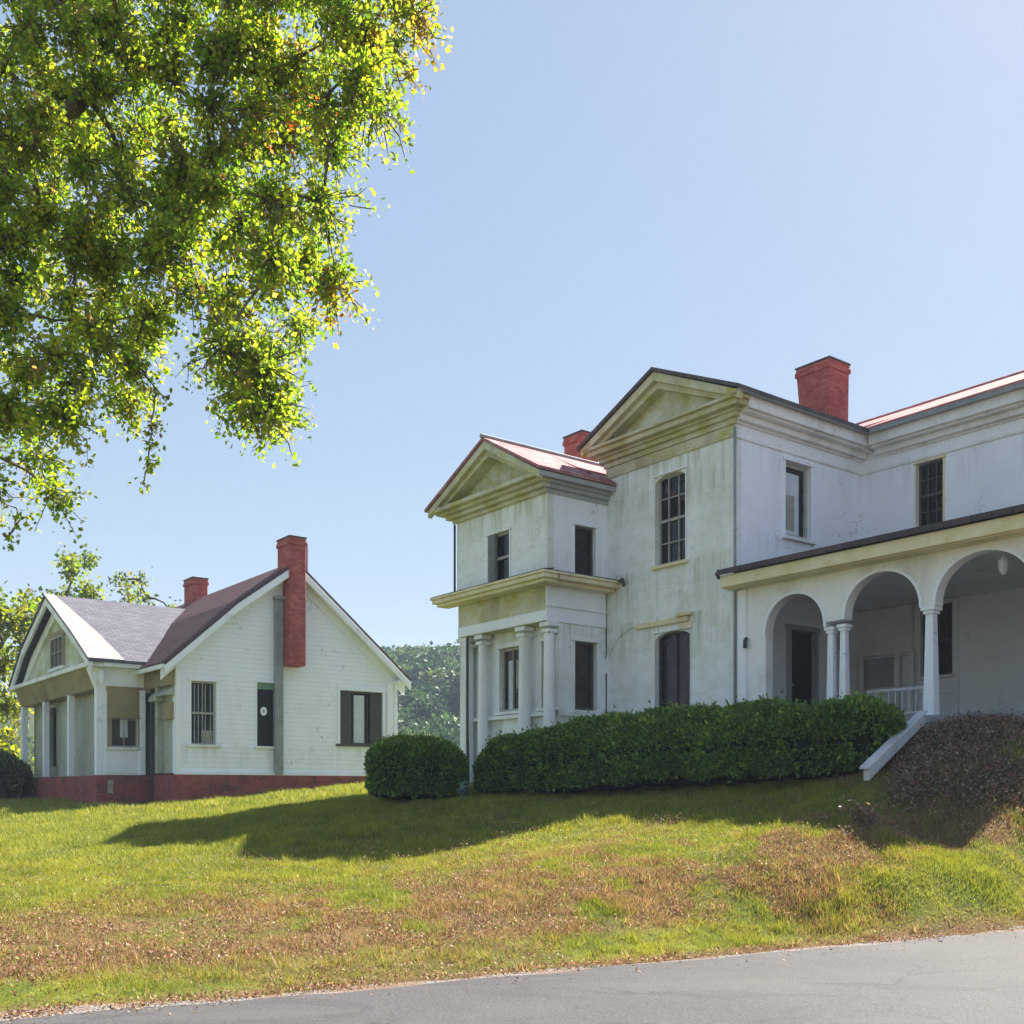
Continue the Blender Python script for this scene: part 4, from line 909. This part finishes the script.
for (n, y0, y1, h, wd) in ((400000, 7, 11.5, .055, .006), (620000, 11.5, 16, .065, .008), (520000, 16, 25, .075, .013), (260000, 25, 40, .1, .026)):
    x, y = scatter(n, -19 if y0 > 12 else -11, 13, y0, y1, -.05, 60)
    k = okgrass(x, y); x = x[k]; y = y[k]; wv = roadw(x, y)
    cl = fbm(x*1.7, y*1.7, 12); al = x*RD[0]+y*RD[1]; sh = .55*sstep(2.5, -3, al)*sstep(-14, -6, al)*sstep(.35, .6, fbm(x*1.5, y*1.5, 8)); edge = sstep(-.1+sh, .5+sh, wv)-.3*(wv < sh)
    keep = RNG.random(len(x)) < (.25+.75*edge)*(.45+.75*cl); keep &= ~(mound(x, y) & (RNG.random(len(x)) < .8)); x = x[keep]; y = y[keep]; cl = cl[keep]
    XS.append(x); YS.append(y); HS.append(h*(.5+1.3*cl**2*(.4+1.6*vnoise(x*5, y*5, 4)))*RNG.uniform(.5, 1.5, len(x))*(.45+.55*sstep(-.1, .8, roadw(x, y)))); WS.append(np.full(len(x), wd))
tx, ty = scatter(5200, -16, 13, 7.2, 24, .15, 40); ok = okgrass(tx, ty) & ~mound(tx, ty) & (fbm(tx*.9, ty*.9, 71) > .46); tx = tx[ok]; ty = ty[ok]; nb = 34; th_ = RNG.uniform(.06, .17, len(tx))*(1-.6*sstep(10, 12.5, tx*RD[0]+ty*RD[1]))
x = np.repeat(tx, nb)+RNG.normal(0, .035, len(tx)*nb); y = np.repeat(ty, nb)+RNG.normal(0, .035, len(tx)*nb)
XS.append(x); YS.append(y); HS.append(np.repeat(th_, nb)*RNG.uniform(.4, 1.1, len(x))); WS.append(np.full(len(x), .009))
x = np.concatenate(XS); y = np.concatenate(YS); h = np.concatenate(HS); wd = np.concatenate(WS); n = len(x)
z = height(x, y)-.01; col, dry = gcol(x, y)
an = RNG.uniform(0, 2*math.pi, n); lean = RNG.normal(0, .45, (n, 2))*h[:, None]; sx = np.cos(an)*wd/2; sy = np.sin(an)*wd/2
rk = RNG.random(n)*.55+.45*vnoise(x*9, y*9, 99); pd = pick(n, [(.4, .26, .17), (.3, .15, .11), (.5, .39, .26), (.24, .27, .05), (.3, .11, .08)], (3, 4, 2, 3, 1.3))
pg = pick(n, [(.28, .31, .04), (.42, .4, .05), (.15, .22, .03), (.5, .42, .11)], (4, 4, 3, 1.2)); wv = roadw(x, y)
isd = (rk < .08+.84*dry)[:, None]; col = np.where(isd, pd, pg*.6+col*.5)
col = col*(.62+.56*fbm(x*6, y*6, 17)[:, None])
V = np.stack([np.stack([x-sx, y-sy, z], 1), np.stack([x+sx, y+sy, z], 1), np.stack([x+lean[:, 0], y+lean[:, 1], z+h], 1)], 1).reshape(-1, 3)
tag(npmesh('grass', V, np.arange(3*n).reshape(-1, 3), M['blade'], np.repeat(col, 3, 0)), 'short uneven lawn grass covering the slope from the road to the houses', 'grass', kind='stuff')
# broad leaved weeds, dry and reddish in the band above the road
x, y = scatter(640000, -14, 13, 7, 19, 0, 9); wv = roadw(x, y); col, dry = gcol(x, y); cl = fbm(x*2.6, y*2.6, 66)
k = (RNG.random(len(x)) < (.16+.84*dry)*sstep(.3, .62, cl)) & ~mound(x, y); x = x[k]; y = y[k]; dry = dry[k]; cl = cl[k]; wv = wv[k]; n = len(x)
z = height(x, y)+RNG.uniform(0, 1, n)**1.5*(.03+.13*sstep(.35, .75, cl)*sstep(.5, 2, wv))
pal = pick(n, [(.32, .16, .11), (.36, .23, .14), (.2, .1, .08), (.44, .34, .22), (.2, .26, .045), (.28, .26, .06), (.36, .12, .07)], (5, 4, 4, 1.5, 3, 1, 1))
V, F, c = leafmesh(np.stack([x, y, z], 1), .026, pal, up=np.array((0, 0, .5)))
tag(npmesh('dry_weeds', V, F, M['weed'], c), 'band of reddish brown and straw coloured weeds on the slope above the road', 'weeds', kind='stuff')
# fallen leaves and grit along the edge of the road
x, y = scatter(260000, -12, 14, 6, 15, -.55, .5); wv = roadw(x, y); al = x*RD[0]+y*RD[1]
k = RNG.random(len(x)) < np.exp(-((wv-.08-(fbm(al*.9, al*0, 4)-.5)*.5)/.14)**2)*.8*sstep(.3, .6, fbm(x*3, y*3, 14))+.02; x = x[k]; y = y[k]; n = len(x)
V, F, c = leafmesh(np.stack([x, y, np.maximum(height(x, y), EYE-1.585)+.006+RNG.uniform(0, .012, n)], 1), .026, pick(n, [(.36, .17, .07), (.42, .27, .12), (.25, .13, .08), (.3, .28, .24)], (3, 3, 3, 1)), up=np.array((0, 0, -.0)))
V[:, 2] = np.maximum(V[:, 2], EYE-1.583)
tag(npmesh('leaf_litter', V, F, M['twig'], c), 'orange brown leaf litter lying along the edge of the asphalt', 'leaf litter', kind='stuff')
# matted dead brush on the bank under the porch
n = 30000; s_ = RNG.uniform(4.9, 11.5, n); t_ = RNG.uniform(-3.9, 0, n)*(.55+.45*sstep(5, 6.3, s_))
x = 4.62+.6074*s_+.7944*t_; y = 22-.7944*s_+.6074*t_; z = height(x, y)
k = (RNG.random(n) < .25+.75*sstep(.3, .5, fbm(x*2, y*2, 5))) & (y > 14.75+.9*(fbm(x*2, y*0, 3)-.5)); x, y, z = x[k], y[k], z[k]; n = len(x)
d = RNG.normal(size=(n, 3)); d[:, 2] = np.abs(d[:, 2])*.8+.15; d /= np.linalg.norm(d, axis=1)[:, None]; L_ = RNG.uniform(.1, .34, n)[:, None]; tp_ = np.array((.0, 0, -.02))
b = np.stack([x, y, z-.03], 1); mid = b+d*L_*.6; e = b+d*L_+np.array((0, 0, -.1))*L_*2; sd_ = np.cross(d, RNG.normal(size=(n, 3))); sd_ /= np.linalg.norm(sd_, axis=1)[:, None]; sd_ *= .006
V = np.stack([b-sd_, b+sd_, mid+sd_*.7, e, mid-sd_*.7], 1).reshape(-1, 3); kk = np.arange(n)[:, None]*5
F = np.stack([kk+[0, 1, 2], kk+[0, 2, 4], kk+[4, 2, 3]], 1).reshape(-1, 3)
pc = pick(n, [(.25, .18, .13), (.15, .1, .08), (.36, .28, .2), (.25, .12, .08)], (4, 4, 2, 2))
C2 = mid[RNG.choice(n, 26000)]+RNG.normal(0, .04, (26000, 3)); V2, F2, c2 = leafmesh(C2, .05, pick(26000, [(.2, .14, .1), (.12, .08, .06), (.3, .23, .16), (.22, .1, .07), (.12, .16, .04)], (4, 4, 2, 2, .8)))
tag(npmesh('dead_brush', np.concatenate([V, V2]), np.concatenate([F, F2+len(V)]), M['twig'], np.concatenate([np.repeat(pc, 5, 0), c2])), 'tangled dead brown brush on the bank below the porch', 'brush', kind='stuff')

def weedplant(name, label, cat, px, Y, n, h, pal, stalk=None, leaf=.05, spread=.15):
    x, y = hd(px, Y); g = float(height(np.array([x]), np.array([y])).ravel()[0]); o = empty(name, (x, y, g)); tag(o, label, cat)
    m = MB(); C = []
    for q in range(n):
        a = random.uniform(0, 6.28); r = random.uniform(.2, 1)*spread; hh = h*random.uniform(.5, 1)
        p = [(0.02*math.cos(a), .02*math.sin(a), -.02), (r*.4*math.cos(a), r*.4*math.sin(a), hh*.6), (r*math.cos(a), r*math.sin(a), hh)]
        m.tube(p, [.004, .003, .002], 4)
        for t in np.linspace(.3, 1, 9): C.append([r*t*math.cos(a)+random.gauss(0, .02), r*t*math.sin(a)+random.gauss(0, .02), hh*t+random.gauss(0, .02)])
    m.build('stem', stalk or M['bark'], o)
    V, F, c = leafmesh(np.array(C), leaf, pick(len(C), pal, [1]*len(pal))); npmesh('foliage', V, F, M['blade'], c, parent=o)
weedplant('seedling', 'small plant with blue green leaves and pale stems between bush and hedge', 'plant', 462, 20.9, 9, .42, [(.12, .25, .24), (.2, .3, .3), (.06, .12, .08)], M['cream'], .08)
weedplant('dead_weed', 'clump of dead reddish weeds with pale stalks in the hollow of the lawn', 'weed', 868, 14.0, 26, .4, [(.25, .13, .11), (.36, .26, .2), (.18, .1, .09)], M['bark'], .06, .4)

# ------------------------------------------------------------------ air
m = MB(); m.box(-300, 400, -30, 345, -12, 46)
k = bpy.data.materials.new('air'); k.use_nodes = True; t = k.node_tree; t.nodes.clear(); out = t.nodes.new('ShaderNodeOutputMaterial')
vv = t.nodes.new('ShaderNodeVolumePrincipled'); vv.inputs['Density'].default_value = .0006; vv.inputs['Color'].default_value = (.62, .78, 1, 1)
t.links.new(vv.outputs[0], out.inputs['Volume'])
HZ = m.build('haze', k); tag(HZ, kind='stuff')
